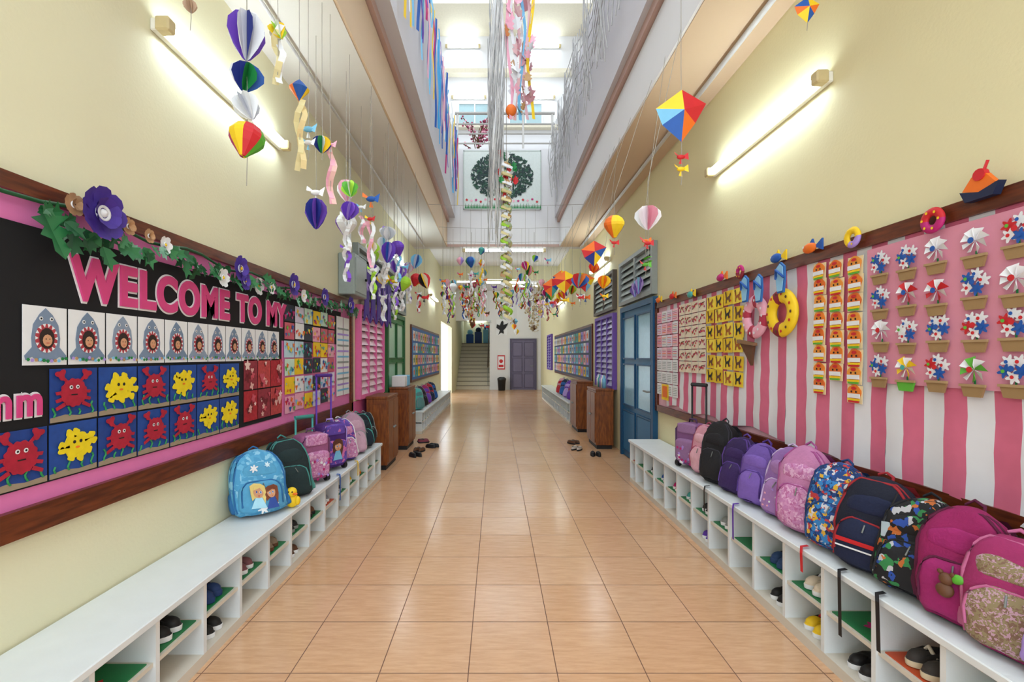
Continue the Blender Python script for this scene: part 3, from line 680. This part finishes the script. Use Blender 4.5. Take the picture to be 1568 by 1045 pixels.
# ---------------------------------------------------------------- bags
def itp(t,pts):
    for (a,x),(c,y) in zip(pts,pts[1:]):
        if t<=c: return x+(y-x)*(t-a)/(c-a)
    return pts[-1][1]
FW=[(0,.80),(.04,.93),(.12,1),(.5,1),(.7,.95),(.82,.84),(.9,.68),(.95,.5),(.985,.3),(1,.12)]
FD=[(0,.75),(.04,.92),(.15,1),(.5,.95),(.75,.78),(.9,.55),(.96,.4),(1,.15)]
def face(b,x,z,y,s,hair,skin=None,dress=None):
    M0=b.M; b.M=M0@cols((1,0,0),(0,0,1),(0,-1,0),(x,y,z))
    b.poly([(-.26*s,-.05*s),(-.24*s,.22*s),(-.1*s,.32*s),(.1*s,.32*s),(.24*s,.22*s),(.28*s,-.1*s),(.2*s,-.45*s),(.12*s,-.2*s),(-.12*s,-.2*s),(-.22*s,-.3*s)],.0005,hair,.003)
    b.disc(0,0,.17*s,.004,skin or SKIN,16,.2*s,.002)
    b.poly([(-.17*s,.06*s),(-.1*s,.2*s),(.1*s,.22*s),(.17*s,.06*s),(.05*s,.13*s)],.0065,hair,.001)
    for q in(-1,1): b.disc(q*.07*s,0,.04*s,.008,WHT,8,.05*s); b.disc(q*.07*s,0,.025*s,.009,BLU,8,.038*s)
    b.disc(0,-.12*s,.03*s,.008,RED,8,.014*s)
    b.poly([(-.24*s,-.6*s),(.24*s,-.6*s),(.1*s,-.18*s),(-.1*s,-.18*s)],.001,dress or SKY,.002)
    b.M=M0
bagn=[0]
def backpack(x,y,z,rot,w,h,d,main,pock,trim,deco=None,tilt=.10,name='school_backpack',tag=None):
    bagn[0]+=1
    M=Matrix.Translation((x,y,z))@Matrix.Rotation(rot,4,'Z')@Matrix.Rotation(-tilt,4,'X')
    b=B()
    T=[0,.02,.05,.1,.18,.3,.4,.5,.6,.7,.78,.84,.89,.93,.96,.985,1]
    b.rings([(t*h,w/2*itp(t,FW),d/2*itp(t,FD),0) for t in T],main,36,3.4)
    ph=h*.50
    b.rings([(h*.05+t*ph,w*.40*itp(t,FW),d*.24*itp(t,FD),-d*.40) for t in T],pock,28,3)
    b.rings([(h*.60+t*h*.2,w*.32*itp(t,FW),d*.12*itp(t,FD),-d*.33) for t in T],main if deco=='plain' else pock,20,3.2)
    def surf(t,kx,yo=0): 
        a=w/2*itp(t,FW); bb=d/2*itp(t,FD); return (kx*a,-bb*(1-abs(kx)**3.4)**(1/3.4)-.002,t*h)
    b.tube([surf(t,-.9) for t in(.06,.2,.4,.6,.75,.85,.92,.96)]+[surf(t,.9) for t in(.96,.92,.85,.75,.6,.4,.2,.06)],.0055,trim,6)
    b.tube([surf(t,-.99) for t in(.06,.2,.4,.6,.75,.85,.92,.96)]+[surf(t,.99) for t in(.96,.92,.85,.75,.6,.4,.2,.06)],.004,trim,6)
    def ps(t,k): a=w*.40*itp(t,FW); bb=d*.24*itp(t,FD); return (k*a,-d*.40-bb*(1-abs(k)**3)**(1/3)-.002,h*.05+t*ph)
    b.tube([ps(t,-.88) for t in(.2,.5,.7,.82,.9,.95)]+[ps(t,.88) for t in(.95,.9,.82,.7,.5,.2)],.0045,trim,6)
    b.tube([ps(.9,.1),(w*.04,-d*.66,h*.42)],.003,GREY,5)
    for s in(-1,1):
        M0=b.M; b.M=M0@Matrix.Translation((s*w*.47,0,0)); b.rings([(h*.07+t*h*.3,.022*itp(t,FW),d*.33*itp(t,FD),0) for t in T],trim,14,3); b.M=M0
    b.tube([(-.03,d*.12,h*.95),(-.028,d*.16,h*1.01),(0,d*.17,h*1.05),(.028,d*.16,h*1.01),(.03,d*.12,h*.95)],.006,trim,6)
    for s in(-1,1):
        pts=[(s*w*.2,d*.3,h*.93),(s*w*.24,d*.46,h*.85),(s*w*.3,d*.5,h*.6),(s*w*.36,d*.5,h*.3),(s*w*.42,d*.40,h*.1)]
        b.strip(pts,.05,trim,(1,0,0)); b.strip([(p[0],p[1]+.006,p[2]) for p in pts],.05,trim,(1,0,0))
    yf=-d*.40-d*.24
    if deco=='face': face(b,0,h*.34,yf-.004,.26,YEL,None); 
    if deco=='face2':
        face(b,-w*.10,h*.37,yf-.004,.17,C('#e0c878'),None,C('#a8dcf0')); face(b,w*.14,h*.33,yf-.004,.16,C('#7a3c20'),None,C('#2a4a9a'))
        M0=b.M; b.M=M0@cols((1,0,0),(0,0,1),(0,-1,0),(0,yf-.001,0)); b.blob(-.01,h*.09,.022,.001,WHT,6,.4,36); b.blob(w*.2,h*.14,.014,.001,WHT,6,.4,36)
        b.M=M0@cols((1,0,0),(0,0,1),(0,-1,0),(0,-d*.47,0)); b.blob(-w*.1,h*.72,.018,.001,WHT,6,.4,36); b.blob(w*.15,h*.76,.013,.001,C('#d8eef8'),6,.4,36); b.M=M0
    if deco in('dots','stars','flowers'):
        M0=b.M; b.M=M0@cols((1,0,0),(0,0,1),(0,-1,0),(0,yf-.002,0))
        for k in range(12):
            xx=R.uniform(-.30,.30)*w; zz=R.uniform(.12,.46)*h
            mm=R.choice([WHT,RED,YEL,SKY,GREEN2,ORG] if deco=='stars' else [WHT,LPK,LIL])
            b.blob(xx,zz,.009 if deco!='dots' else .006,.001+k*.0003,mm,5,.3 if deco!='dots' else 0,20,k)
        b.M=M0
    if deco=='bear':
        b.ball((0,yf-.015,h*.3),(.022,.015,.027),BRN); b.ball((0,yf-.015,h*.3+.04),.02,BRN)
        for s in(-1,1): b.ball((s*.016,yf-.015,h*.3+.058),.008,BRN)
        b.ball((w*.12,yf-.012,h*.42),(.02,.01,.016),GREEN2)
    if deco=='stripe':
        M0=b.M; b.M=M0@cols((1,0,0),(0,0,1),(0,-1,0),(0,yf-.002,0)); b.rect(-w*.3,w*.3,h*.25,h*.29,.001,RED,.002); b.rect(-w*.3,w*.3,h*.2,h*.215,.001,WHT,.002); b.M=M0
    if tag: b.bbox(w*.3,w*.3+.05,yf-.02,yf-.015,h*.45,h*.62,tag,.002); b.tube([(w*.32,yf-.018,h*.62),(w*.3,-d*.3,h*.9)],.003,BLK,4)
    b.crumple(.011,9,bagn[0]); b.crumple(.005,24,bagn[0]+3)
    sh=R.uniform(-.09,.09)
    b.v=[tuple(M@Vector((v[0]+sh*v[2],v[1],v[2]))) for v in b.v]
    mz=min(v[2] for v in b.v); b.v=[(v[0],v[1],v[2]-mz+z+.001) for v in b.v]
    return b.obj(name)
def suitcase(x,y,z,rot,w,h,d,main,pock,trim,poleh,pole,deco=None):
    b=B(Matrix.Translation((x,y,z))@Matrix.Rotation(rot,4,'Z'))
    T=[0,.02,.05,.1,.18,.3,.45,.6,.75,.85,.92,.96,.99,1]; F1=[(0,.85),(.05,.97),(.12,1),(.85,1),(.94,.9),(.98,.72),(1,.5)]
    b.rings([(.03+t*(h-.03),w/2*itp(t,F1),d/2*itp(t,F1),0) for t in T],main,28,5)
    b.rings([(.06+t*h*.5,w*.4*itp(t,F1),d*.2*itp(t,F1),-d*.45) for t in T],pock,24,5)
    b.rings([(.1+h*.52+t*h*.22,w*.36*itp(t,F1),d*.12*itp(t,F1),-d*.44) for t in T],pock,24,5)
    b.tube([(-w*.44,-d*.47,.08),(-w*.44,-d*.47,h*.85),(-w*.36,-d*.45,h*.94),(w*.36,-d*.45,h*.94),(w*.44,-d*.47,h*.85),(w*.44,-d*.47,.08)],.006,trim,6)
    for s in(-1,1):
        for q in(-1,1): b.lathe((s*w*.4,q*d*.35,.031),[(0,-.015),(.03,-.015),(.03,.015),(0,.015)],BLK,12,False,'x')
        b.tube([(s*w*.28,d*.46,h*.6),(s*w*.28,d*.46,h+poleh)],.008,pole,8)
    b.tube([(-w*.3,d*.46,h+poleh),(w*.3,d*.46,h+poleh)],.016,pole,8)
    b.tube([(-.04,0,h-.01),(-.03,0,h+.03),(.03,0,h+.03),(.04,0,h-.01)],.009,trim,6)
    if deco=='face': face(b,0,.22,-d*.66,.2,C('#5a3020'))
    M0=b.M; b.M=M0@cols((1,0,0),(0,0,1),(0,-1,0),(0,-d*.65-.002,0))
    if deco=='flowers':
        for k in range(16): b.blob(R.uniform(-.34,.34)*w,R.uniform(.1,.5)*h,.011,.001+k*.0003,R.choice([WHT,LIL,MAG]),5,.3,20)
    b.M=M0
    return b.obj('trolley_school_bag')
HL=.41; HR=.48
def faceL(a=.5): return pi/2-a
def faceR(a=.5): return -pi/2+a
P_BLUE=PAT(['#17407f','#1c4c92','#2876b4','#b83434','#17407f','#2f7cbc','#c8c8cc','#0f2c58','#d8a82c'],60)
P_PINKGL=PAT(['#bf7aa8','#cc90b8','#b46696','#d8aac8','#c080b0'],75)
P_BLK=PAT(['#0e0f14','#0e0f14','#0e0f14','#14161c','#0e0f14','#2c7c44','#b8b8bc','#0e0f14','#b8642a','#0e0f14','#24489a','#0e0f14'],48)
P_MAG=PAT(['#8a7a58','#7a5c4a','#8a7a58','#b890a0'],110)
P_TEAL=PAT(['#4f988e','#4f988e','#c88cac','#58a096','#7a6cb0'],24)
P_PUR=PAT(['#5c40a0','#6a4eb0','#5c40a0','#c86aa2','#5c40a0'],40)
P_FRZ=PAT(['#4a98c4','#54a2cc','#68b0d4','#4a98c4','#8cc4de'],40)
backpack(-1.52,2.98,HL,faceL(.85),.33,.40,.18,P_FRZ,F('#549ec6'),F('#2768a0'),'face2')
backpack(-1.48,3.33,HL,faceL(.7),.30,.42,.17,F('#182628'),F('#1a2e30'),F('#448a84'))
suitcase(-1.50,3.72,HL,faceL(.6),.27,.40,.18,F('#985680'),P_PINKGL,F('#6a3c68'),.12,TEAL,'flowers')
suitcase(-1.5,4.15,HL,faceL(.6),.27,.42,.18,F('#4c2676'),P_PUR,LIL,.42,PUR,'face')
backpack(-1.48,4.5,HL,faceL(.6),.26,.40,.17,P_PUR,P_PINKGL,WHT,'dots')
backpack(-1.48,4.80,HL,faceL(.6),.28,.42,.17,F('#b890a6'),F('#c8a2b6'),GREY)
backpack(-1.48,5.07,HL,faceL(.6),.28,.38,.17,F('#141a22'),F('#162836'),TEAL)
backpack(-1.49,5.29,HL,faceL(.3),.24,.36,.15,F('#1a222a'),F('#12151a'),GREY)
suitcase(1.67,3.92,HR,faceR(.5),.25,.38,.17,F('#7e5282'),F('#906a94'),F('#4c2e54'),.32,BLK,'flowers')
backpack(1.67,3.68,HR,faceR(.3),.22,.39,.16,F('#cc909e'),F('#d8a4b0'),F('#a0405c'))
backpack(1.66,3.43,HR,faceR(.35),.28,.45,.18,F('#121114'),F('#17161a'),F('#302e36'),tag=None)
backpack(1.67,3.18,HR,faceR(.3),.25,.38,.17,F('#2c184c'),F('#36205a'),F('#5a3c8c'))
backpack(1.67,2.93,HR,faceR(.3),.25,.38,.17,F('#6c50a0'),F('#7a5cb0'),F('#4c2e80'))
backpack(1.68,2.70,HR,faceR(.3),.22,.40,.16,F('#9068a8'),F('#a47ab4'),F('#c8b4d8'),'dots')
backpack(1.66,2.46,HR,faceR(.35),.28,.44,.18,F('#bc7aa4'),P_PINKGL,F('#a04c88'))
backpack(1.66,2.24,HR,faceR(.35),.27,.41,.18,P_BLUE,P_BLUE,F('#1c3a6a'))
backpack(1.66,2.03,HR,faceR(.35),.30,.40,.19,F('#0e1428'),F('#121c3c'),F('#982028'),'stripe',tag=C('#a8b8c0'))
backpack(1.66,1.83,HR,faceR(.35),.26,.38,.18,P_BLK,P_BLK,F('#14161c'))
backpack(1.66,1.64,HR,faceR(.35),.26,.40,.17,F('#8e1454'),F('#981c62'),F('#540c32'),'bear')
backpack(1.66,1.46,HR,faceR(.35),.25,.36,.17,F('#96265c'),P_MAG,F('#b86088'))
backpack(1.65,1.27,HR,faceR(.35),.26,.33,.17,F('#a87a98'),P_TEAL,LIL)
backpack(1.66,1.05,HR,faceR(.35),.27,.38,.18,F('#223e7a'),F('#24447e'),RED)
b=B()
for y,l,m in((3.3,.16,BLK),(2.9,.2,PUR),(2.25,.1,RED),(2.0,.26,BLK),(1.8,.2,BLK)):
    b.strip([(1.54,y+.03,HR+.012),(1.50,y+.02,HR+.012),(1.485,y,HR-.01),(1.482,y-.01,HR-l)],.02,m,(0,1,0))
b.obj('bag_straps')
b=B()
for y,l,m in((3.9,.2,BLU),(4.4,.12,YEL)):
    b.strip([(-1.36,y+.03,HL+.012),(-1.33,y+.02,HL+.012),(-1.318,y,HL-.01),(-1.316,y-.01,HL-l)],.03,m,(0,1,0))
b.obj('bag_straps')
b=B(); q0=-1.37; qy=3.09; b.ball((q0,qy+.01,HL+.047),(.042,.04,.045),YEL); b.ball((q0,qy,HL+.105),.034,YEL); b.ball((q0+.03,qy-.02,HL+.10),(.018,.012,.008),ORG)
for s in(-1,1): b.ball((q0+s*.04,qy,HL+.05),(.018,.02,.03),YEL); b.ball((q0+.005+s*.012,qy-.03,HL+.115),.005,BLK)
b.obj('duck_plush_toy')
for i in range(5): backpack(-1.5,8.7+i*.5,.41,faceL(.5),.3,.4,.19,F(['#4fb0a8','#3a2a3a','#a02060','#b02030','#182347'][i]),F(['#5a8a88','#17161a','#6a3bb0','#182347','#1f5fb0'][i]),GREY)
for i in range(4): backpack(1.67,10.0+i*.6,.45,faceR(.5),.3,.4,.19,F(['#a02060','#6a3bb0','#182347','#d8a0b0'][i]),F(['#6a3bb0','#b79be0','#1f5fb0','#c02030'][i]),GREY)
# ---------------------------------------------------------------- cabinets
def cabinet(x0,x1,y0,y1,h,f):
    b=B(); b.box(x0+.02,x1-.02,y0+.02,y1-.02,0,.06,BLK); b.bbox(x0,x1,y0,y1,.06,h-.03,CAB,.005); b.bbox(x0-.005,x1+.005,y0-.01,y1+.01,h-.03,h,CAB,.004)
    xf=x1 if f>0 else x0
    ym=(y0+y1)/2
    for a,c in((y0+.02,ym-.01),(ym+.01,y1-.02)):
        b.box(min(xf,xf+f*.015),max(xf,xf+f*.015),a,c,.1,h-.06,CAB); b.ball((xf+f*.03,(c-.03 if a<ym-.1 else a+.03),h*.55),.014,GREY)
    b.box(x0+.05,x1-.05,y0-.008,y0,.12,h-.1,CAB)
    b.obj('wooden_cabinet')
cabinet(-1.62,-1.36,5.75,6.35,.92,1); cabinet(-1.62,-1.34,7.0,7.6,.95,1); cabinet(1.52,1.79,7.05,7.7,.92,-1); cabinet(1.50,1.80,8.6,9.3,.95,-1)
b=B()
for i,(x,y) in enumerate(((-1.5,7.15),(-1.5,7.4))): b.bbox(x-.1,x+.1,y-.1,y+.1,.951,1.12,[WHT,SKY][i],.01)
b.obj('storage_boxes')
b=B()
for i in range(5): b.lathe((1.68,7.2+i*.1,.921),[(0,0),(.03,0),(.03,.14),(.012,.17),(.012,.2),(0,.2)],[SKY,WHT,LIL,TEAL,WHT][i],10)
b.obj('water_bottles')
# ---------------------------------------------------------------- hanging decorations
PR={'balloon':[(0,1.0),(.45,.92),(.8,.65),(1,.25),(.98,0),(.75,-.4),(.4,-.85),(.18,-1.15),(0,-1.15)],
    'diamond':[(0,1.05),(.5,.6),(1,.05),(.5,-.6),(0,-1.2)]}
def hangs(x,y,items,bottom=None,top=None,wire=False):
    low=min(i[0] for i in items)-.1; hi=max(i[0] for i in items)+.25
    b=B()
    if top: tp=(x,y,top)
    elif x<-1.02 or x>1.28: tp=(x,y,3.65)
    elif wire: tp=(x,y,3.63)
    else: tp=(-1.0,y,3.7) if x<.1 else (1.28,y,3.7)
    b.tube([tp,(x,y,min(hi,tp[2]-.05)),(x+.004,y,low+.05),(x,y,bottom or low)],.0018,STR,4,False)
    nm='hanging_paper_ornament'
    for it in items:
        z,r,kind,cs=it[:4]; dx=it[4] if len(it)>4 else 0
        if kind in PR:
            M0=b.M; b.M=Matrix.Translation((x+dx,y,z))@Matrix.Rotation(R.uniform(0,3),4,'Z')@Matrix.Rotation(R.uniform(-.3,.3),4,'X')
            b.lathe((0,0,0),[(p*r,q*r) for p,q in PR[kind]],cs,12,False); b.M=M0
        elif kind=='fan':
            M0=b.M; b.M=Matrix.Translation((x+dx,y,z))@Matrix.Rotation(R.uniform(0,3),4,'Z')@Matrix.Rotation(R.uniform(-.6,.6),4,'X')
            K=8; st=R.uniform(.7,1.25)
            for k in range(K):
                a=2*pi*k/K; pts=[(0,1.0),(.5,.85),(.85,.45),(.9,0),(.6,-.55),(.2,-1.0),(0,-1.1)]
                b.add([(p*r*cos(a+.25*p),p*r*sin(a+.25*p),q*r*st) for p,q in pts],[list(range(7))],cs[k%len(cs)])
            b.M=M0
        elif kind=='kite':
            nm='hanging_paper_kite'
            c=Vector((x+dx,y,z)); P=[(-1,0,.25),(0,-.1,.95),(1,0,.45),(.55,-.05,-.35),(.0,-.05,-1.1),(-.75,0,-.4)]
            for k in range(6):
                b.add([c+Vector((0,-.35*r,.05*r)),c+Vector(P[k])*r,c+Vector(P[(k+1)%6])*r],[[0,1,2]],cs[k%len(cs)])
                b.add([c+Vector((0,.25*r,.05*r)),c+Vector(P[k])*r,c+Vector(P[(k+1)%6])*r],[[0,1,2]],cs[(k+1)%len(cs)])
        elif kind=='bird':
            c=Vector((x+dx,y,z))
            b.ball(c,(r*.55,r*.3,r*.28),cs[0],10,6)
            b.add([c,c+Vector((-.9,0,.7))*r,c+Vector((-.2,.4,.1))*r,c+Vector((-.8,-.4,.1))*r],[[0,1,2],[0,1,3]],cs[-1]); b.add([c,c+Vector((.9,0,.6))*r,c+Vector((.3,.4,0))*r,c+Vector((.8,-.4,-.5))*r],[[0,1,2],[0,1,3]],cs[0])
            b.add([c,c+Vector((.2,0,-.9))*r,c+Vector((-.25,.1,-.8))*r],[[0,1,2]],cs[-1])
        elif kind=='ribbon':
            for k,cc in enumerate(cs):
                ph=R.uniform(0,6); b.strip([(x+dx+.02*sin(ph+j*1.1)+k*.015,y+.02*cos(ph+j*1.3),z+r/2-r*j/9) for j in range(10)],.03,cc,(1,.6,0))
    return b.obj(nm)
W=WHT; cr=C('#e0d29c'); dB=C('#172880'); LM=C('#9ccc30'); VI=C('#7a4ac0')
hangs(-1.19,2.2,[(2.96,.095,'fan',[PUR,W,dB,W]),(2.76,.085,'fan',[GRN,BLU,GRN,W,dB,GRN]),(2.62,.07,'fan',[W,C('#b8b8c0'),W]),(2.46,.08,'balloon',[MAG,YEL,RED,GREEN2,YEL,C('#8a2050')])],2.24)
hangs(-1.27,2.35,[(3.07,.06,'bird',[W,W]),(2.85,.05,'bird',[GREY,RED])])
hangs(-1.26,1.9,[(2.87,.03,'fan',[C('#b89a80')])])
hangs(-1.09,2.3,[(3.05,.05,'fan',[YEL,LM,W]),(2.93,.28,'ribbon',[cr,W])])
hangs(-1.11,2.6,[(2.93,.055,'diamond',[RED,ORG,BLU,YEL]),(2.68,.4,'ribbon',[cr,C('#e0c890')])])
hangs(-1.12,2.75,[(2.78,.06,'bird',[SKY,W]),(2.7,.05,'bird',[W,SKY])])
hangs(-1.095,2.9,[(2.76,.065,'fan',[dB,GRN,W,YEL])])
hangs(-1.08,3.0,[(2.80,.05,'bird',[LPK,W]),(2.6,.38,'ribbon',[LPK,C('#e7b8b0')])])
hangs(-1.25,3.2,[(2.56,.07,'bird',[W,W]),(2.42,.085,'fan',[PUR,dB,VI,dB])])
hangs(-1.08,3.4,[(2.66,.07,'fan',[LM,GREEN2,W]),(2.5,.075,'fan',[PUR,LIL,VI])])
hangs(-1.03,3.8,[(2.72,.08,'bird',[BLU,ORG])]); hangs(-1.08,3.95,[(2.6,.05,'bird',[RED,YEL]),(2.38,.4,'ribbon',[LPK,W])])
hangs(-1.03,4.4,[(2.60,.085,'fan',[W,C('#bfc6ce'),W]),(2.42,.08,'fan',[BLU,LIL,PUR])])
hangs(-1.03,4.8,[(2.55,.075,'balloon',[PUR,C('#6a3ac0')]),(2.35,.3,'ribbon',[W,SKY])])
hangs(-1.03,5.15,[(2.24,.08,'balloon',[YEL,PUR,LM,YEL]),(2.42,.06,'bird',[SKY,W])])
hangs(-1.04,6,[(2.66,.09,'fan',[SKY,W,BLU]),(2.42,.08,'balloon',[ORG,RED,YEL])]); hangs(-.89,5.7,[(2.36,.09,'fan',[W,RED,BLK,YEL]),(2.15,.07,'bird',[RED,BLK])])
hangs(-1.2,4.1,[(2.75,.05,'bird',[W,SKY]),(2.55,.25,'ribbon',[W,LPK])]); hangs(-1.25,4.7,[(2.45,.07,'fan',[LM,W]),(2.3,.07,'fan',[PUR,W])]); hangs(-1.2,5.4,[(2.5,.08,'fan',[W,SKY]),(2.3,.06,'bird',[YEL,RED])])
# fuller cluster of white / violet pieces along the left side
for x,y,z,cs in((-1.17,3.6,2.72,[W,LPK]),(-1.22,3.75,2.5,[VI,W]),(-1.14,4.25,2.42,[LM,YEL,W]),(-1.1,4.6,2.66,[W,W,LIL]),(-1.2,4.9,2.62,[W,SKY,W]),(-1.1,5.0,2.4,[VI,LIL]),(-1.25,5.1,2.28,[W,YEL]),(-1.15,5.6,2.44,[W,VI]),(-1.28,5.8,2.35,[LM,SKY]),(-1.18,6.2,2.6,[W,LPK]),(-1.1,6.5,2.5,[RED,W,YEL]),(-1.25,6.6,2.7,[VI,W])):
    hangs(x,y,[(z,R.uniform(.06,.085),R.choice(['fan','fan','balloon']),cs),(z-.2,.055,'bird',[W,cs[0]]),(z-.34,.26,'ribbon',[W,cs[0]])])
hangs(.92,2.3,[(2.63,.125,'kite',[YEL,RED,RED,ORG,BLU,SKY]),(2.42,.04,'bird',[RED,RED]),(2.36,.04,'bird',[YEL,YEL])],2.28,top=6.5)
hangs(1.48,2.2,[(3.08,.06,'kite',[BLU,YEL,ORG])]); 
hangs(1.05,3.2,[(2.39,.10,'fan',[W,LPK,C('#d890a0'),W]),(2.21,.045,'bird',[RED,RED]),(2.1,.05,'ribbon',[GREEN2])],2.05)
hangs(1.13,3.5,[(2.3,.05,'bird',[ORG,RED]),(2.12,.05,'bird',[GREEN2,RED])])
hangs(.97,3.8,[(2.50,.085,'balloon',[ORG,YEL,BLU,RED]),(2.36,.045,'bird',[RED,RED])])
hangs(.93,4.4,[(2.41,.12,'kite',[ORG,RED,BLU,YEL,dB,RED])]); hangs(.905,5,[(2.24,.11,'fan',[BLU,RED,SKY,ORG]),(2.06,.05,'bird',[RED,W])])
hangs(.8,5.4,[(2.3,.13,'kite',[ORG,YEL,RED]),(2.08,.06,'bird',[YEL,W])]); hangs(.72,6,[(2.32,.12,'kite',[ORG,RED,BLU,TEAL]),(2.12,.06,'bird',[RED,SKY])])
hangs(1.02,5.6,[(2.35,.11,'fan',[YEL,ORG,SKY]),(2.15,.06,'bird',[W,RED])]); hangs(1.12,4.8,[(2.2,.08,'fan',[ORG,YEL]),(2.05,.05,'bird',[YEL,ORG])])
hangs(1.18,6.1,[(2.4,.12,'kite',[RED,ORG,YEL,SKY]),(2.2,.07,'bird',[ORG,BLU])]); hangs(.9,6.4,[(2.5,.12,'kite',[ORG,YEL,BLU]),(2.25,.08,'fan',[RED,YEL])])
hangs(1.1,5.2,[(2.62,.07,'bird',[RED,YEL]),(2.42,.07,'fan',[ORG,RED])])
pal=[RED,ORG,YEL,LM,GRN,TEAL,SKY,BLU,PUR,LIL,MAG,LPK,W,BRN,W,W]
wires=(6.8,8.0,9.0)
for yy,n in((6.8,9),(8.0,13),(9.0,18)):
    for i in range(n):
        x=-.98+(2.2)*(i+R.uniform(.1,.9))/n
        if abs(x-.12)<.22: continue
        side=abs(x-.12); z=R.uniform(2.4,2.85)+(.3 if side<.6 else 0)
        it=[(z,R.uniform(.05,.085),R.choice(['balloon','diamond','bird','fan','fan']),[R.choice(pal) for _ in range(4)])]
        if R.random()<.6: it.append((z-.2,.05,'bird',[R.choice(pal),R.choice(pal)]))
        if R.random()<.5: it.append((z-.3,.34,'ribbon',[R.choice(pal),W]))
        hangs(x,yy,it,wire=True)
for yy in(10.5,11.6,12.8):
    for i in range(12):
        x=-1.4+3.0*(i+R.uniform(0,1))/12; z=R.uniform(2.7,3.2)
        hangs(x,yy+R.uniform(-.3,.3),[(z,R.uniform(.05,.09),R.choice(['balloon','fan','bird']),[R.choice(pal) for _ in range(4)]),(z-.25,.3,'ribbon',[R.choice(pal),R.choice(pal)])],top=4.15)
for i in range(26):
    x=R.choice([R.uniform(-1.0,-.2),R.uniform(.4,1.3)]); y=R.uniform(12,13.8) if i%2 else R.uniform(14.5,16.2)
    hangs(x,y,[(R.uniform(2.2,3.2),.09,R.choice(['balloon','diamond','bird']),[R.choice([LPK,W,ORG,YEL,RED,SKY,BRN]) for _ in range(4)])],top=4.15)
b=B()
for y in wires: b.tube([(-1.0,y,3.66),(0.1,y,3.63),(1.28,y,3.66)],.003,STR,4)
b.obj('support_wires')
for cx,cy,z0,ml in((-.45,8.3,2.45,[BRN,C('#8a5a3a'),RED,C('#c8a078')]),(.68,8.3,2.3,[C('#c8b48a'),C('#b09a70'),C('#d8cba8')])):
    b=B(); b.tube([(cx,cy,3.65),(cx,cy,z0-.3)],.004,STR,4)
    for i in range(130):
        a=R.uniform(0,2*pi); z=z0+R.uniform(-.45,.4); r=.2*(1-abs(z-z0)/.6)*R.random()**.4
        leaf(b,(cx+r*cos(a),cy+r*sin(a),z),.06,R.uniform(0,6),ml[i%len(ml)],R.uniform(0,3),0)
    b.obj('hanging_dried_leaf_mobile')
# centre garland
b=B(); cx,cy=.13,6.0
b.tube([(cx,cy,9.8),(cx,cy,1.95)],.004,STR,4)
ml=[cr,W,TAN,LM,C('#c8b880'),C('#a8b890'),W]
for i in range(190):
    z=4.0-i*.0108; a=i*.62; r=.03+.03*(i%5)/5
    b.strip([(cx+r*cos(a+k*.8)*(1+.2*k),cy+r*sin(a+k*.8),z-k*.025) for k in range(5)],.04,ml[(i//3)%7],(.3,.3,.9))
for i in range(70):
    z=R.uniform(4.55,6.9); x=cx+.12+R.uniform(-.06,.22); leaf(b,(x,cy+R.uniform(-.12,.12),z),R.uniform(.1,.2),R.uniform(0,6),[LPK,W,C('#d8b0b0'),C('#c89098'),LPK,W,TAN][i%7],R.uniform(1,2.2),0)
NET2=C('#dcdad6')
for i in range(54):
    x=cx-.13+R.uniform(-.09,.09); z0=R.uniform(5.4,6.6); ph=R.uniform(0,6); L_=R.uniform(1.6,2.9)
    b.tube([(x+.025*sin(j*.9+ph),cy+.03*cos(j+ph),z0-j*L_/9) for j in range(10)],.006,[NET,NET2][i%2],3,False)
for k in range(5):
    x=cx-.18+k*.03; b.strip([(x+.02*sin(j*.9+k),cy+.02*cos(j+k),6.6-j*.25) for j in range(13)],.03,[NET2,W,NET][k%3],(1,.5,0))
for k in range(6):
    x=cx+.04+k*.055; b.strip([(x+.04*sin(j*.9+k),cy+.02*cos(j+k),6.9-j*.24) for j in range(11)],.045,[LPK,W,C('#e0b0b0'),SKY,C('#d8b0b8'),YEL][k%6],(1,.5,0))
b.ball((cx+.06,cy,4.62),(.07,.05,.08),ORG); leaf(b,(cx+.06,cy,4.5),.12,pi,ORG,1.5); leaf(b,(cx+.0,cy-.05,5.55),.16,1,C('#c87a40'),1.5)
for i in range(22): leaf(b,(cx+R.uniform(-.13,.13),cy+R.uniform(-.05,.05),3.72+R.uniform(-.25,.3)),.1,R.uniform(0,6),[RED,GRN,RED,W][i%4],1.5)
b.obj('hanging_paper_garland')
# ---------------------------------------------------------------- daylight: sky through side doorway, and through roof and near end left open for light (portals only guide sampling)
def portal(name,loc,rot,sx,sy):
    l=bpy.data.lights.new(name,'AREA'); l.shape='RECTANGLE'; l.size=sx; l.size_y=sy
    l.cycles.is_portal=True
    o=bpy.data.objects.new(name,l); o.location=loc; o.rotation_euler=rot; sc.collection.objects.link(o)
portal('open_roof_portal',(.1,5.15,10),(0,0,0),5.4,13.4)  # unseen roof left off so the sky lights the atrium
portal('open_end_portal',(.1,-1.5,2.08),(pi/2,0,0),3.6,4.15)  # added opening: unseen end behind the camera left open for daylight
portal('side_door_portal',(-1.85,15.9,1.25),(0,-pi/2,0),2.5,3.4)
w=bpy.data.worlds.new('World'); sc.world=w; w.use_nodes=True
bg=w.node_tree.nodes['Background']; bg.inputs['Color'].default_value=(.85,.93,1,1); bg.inputs['Strength'].default_value=2.4
# ---------------------------------------------------------------- camera
cam=bpy.data.cameras.new('camera'); co=bpy.data.objects.new('camera',cam); sc.collection.objects.link(co)
co.location=(0,0,1.43); co.rotation_euler=(pi/2,0,0)
cam.lens=16.23; cam.sensor_width=36; cam.shift_x=.0153; cam.shift_y=.01435; cam.clip_start=.05
sc.camera=co
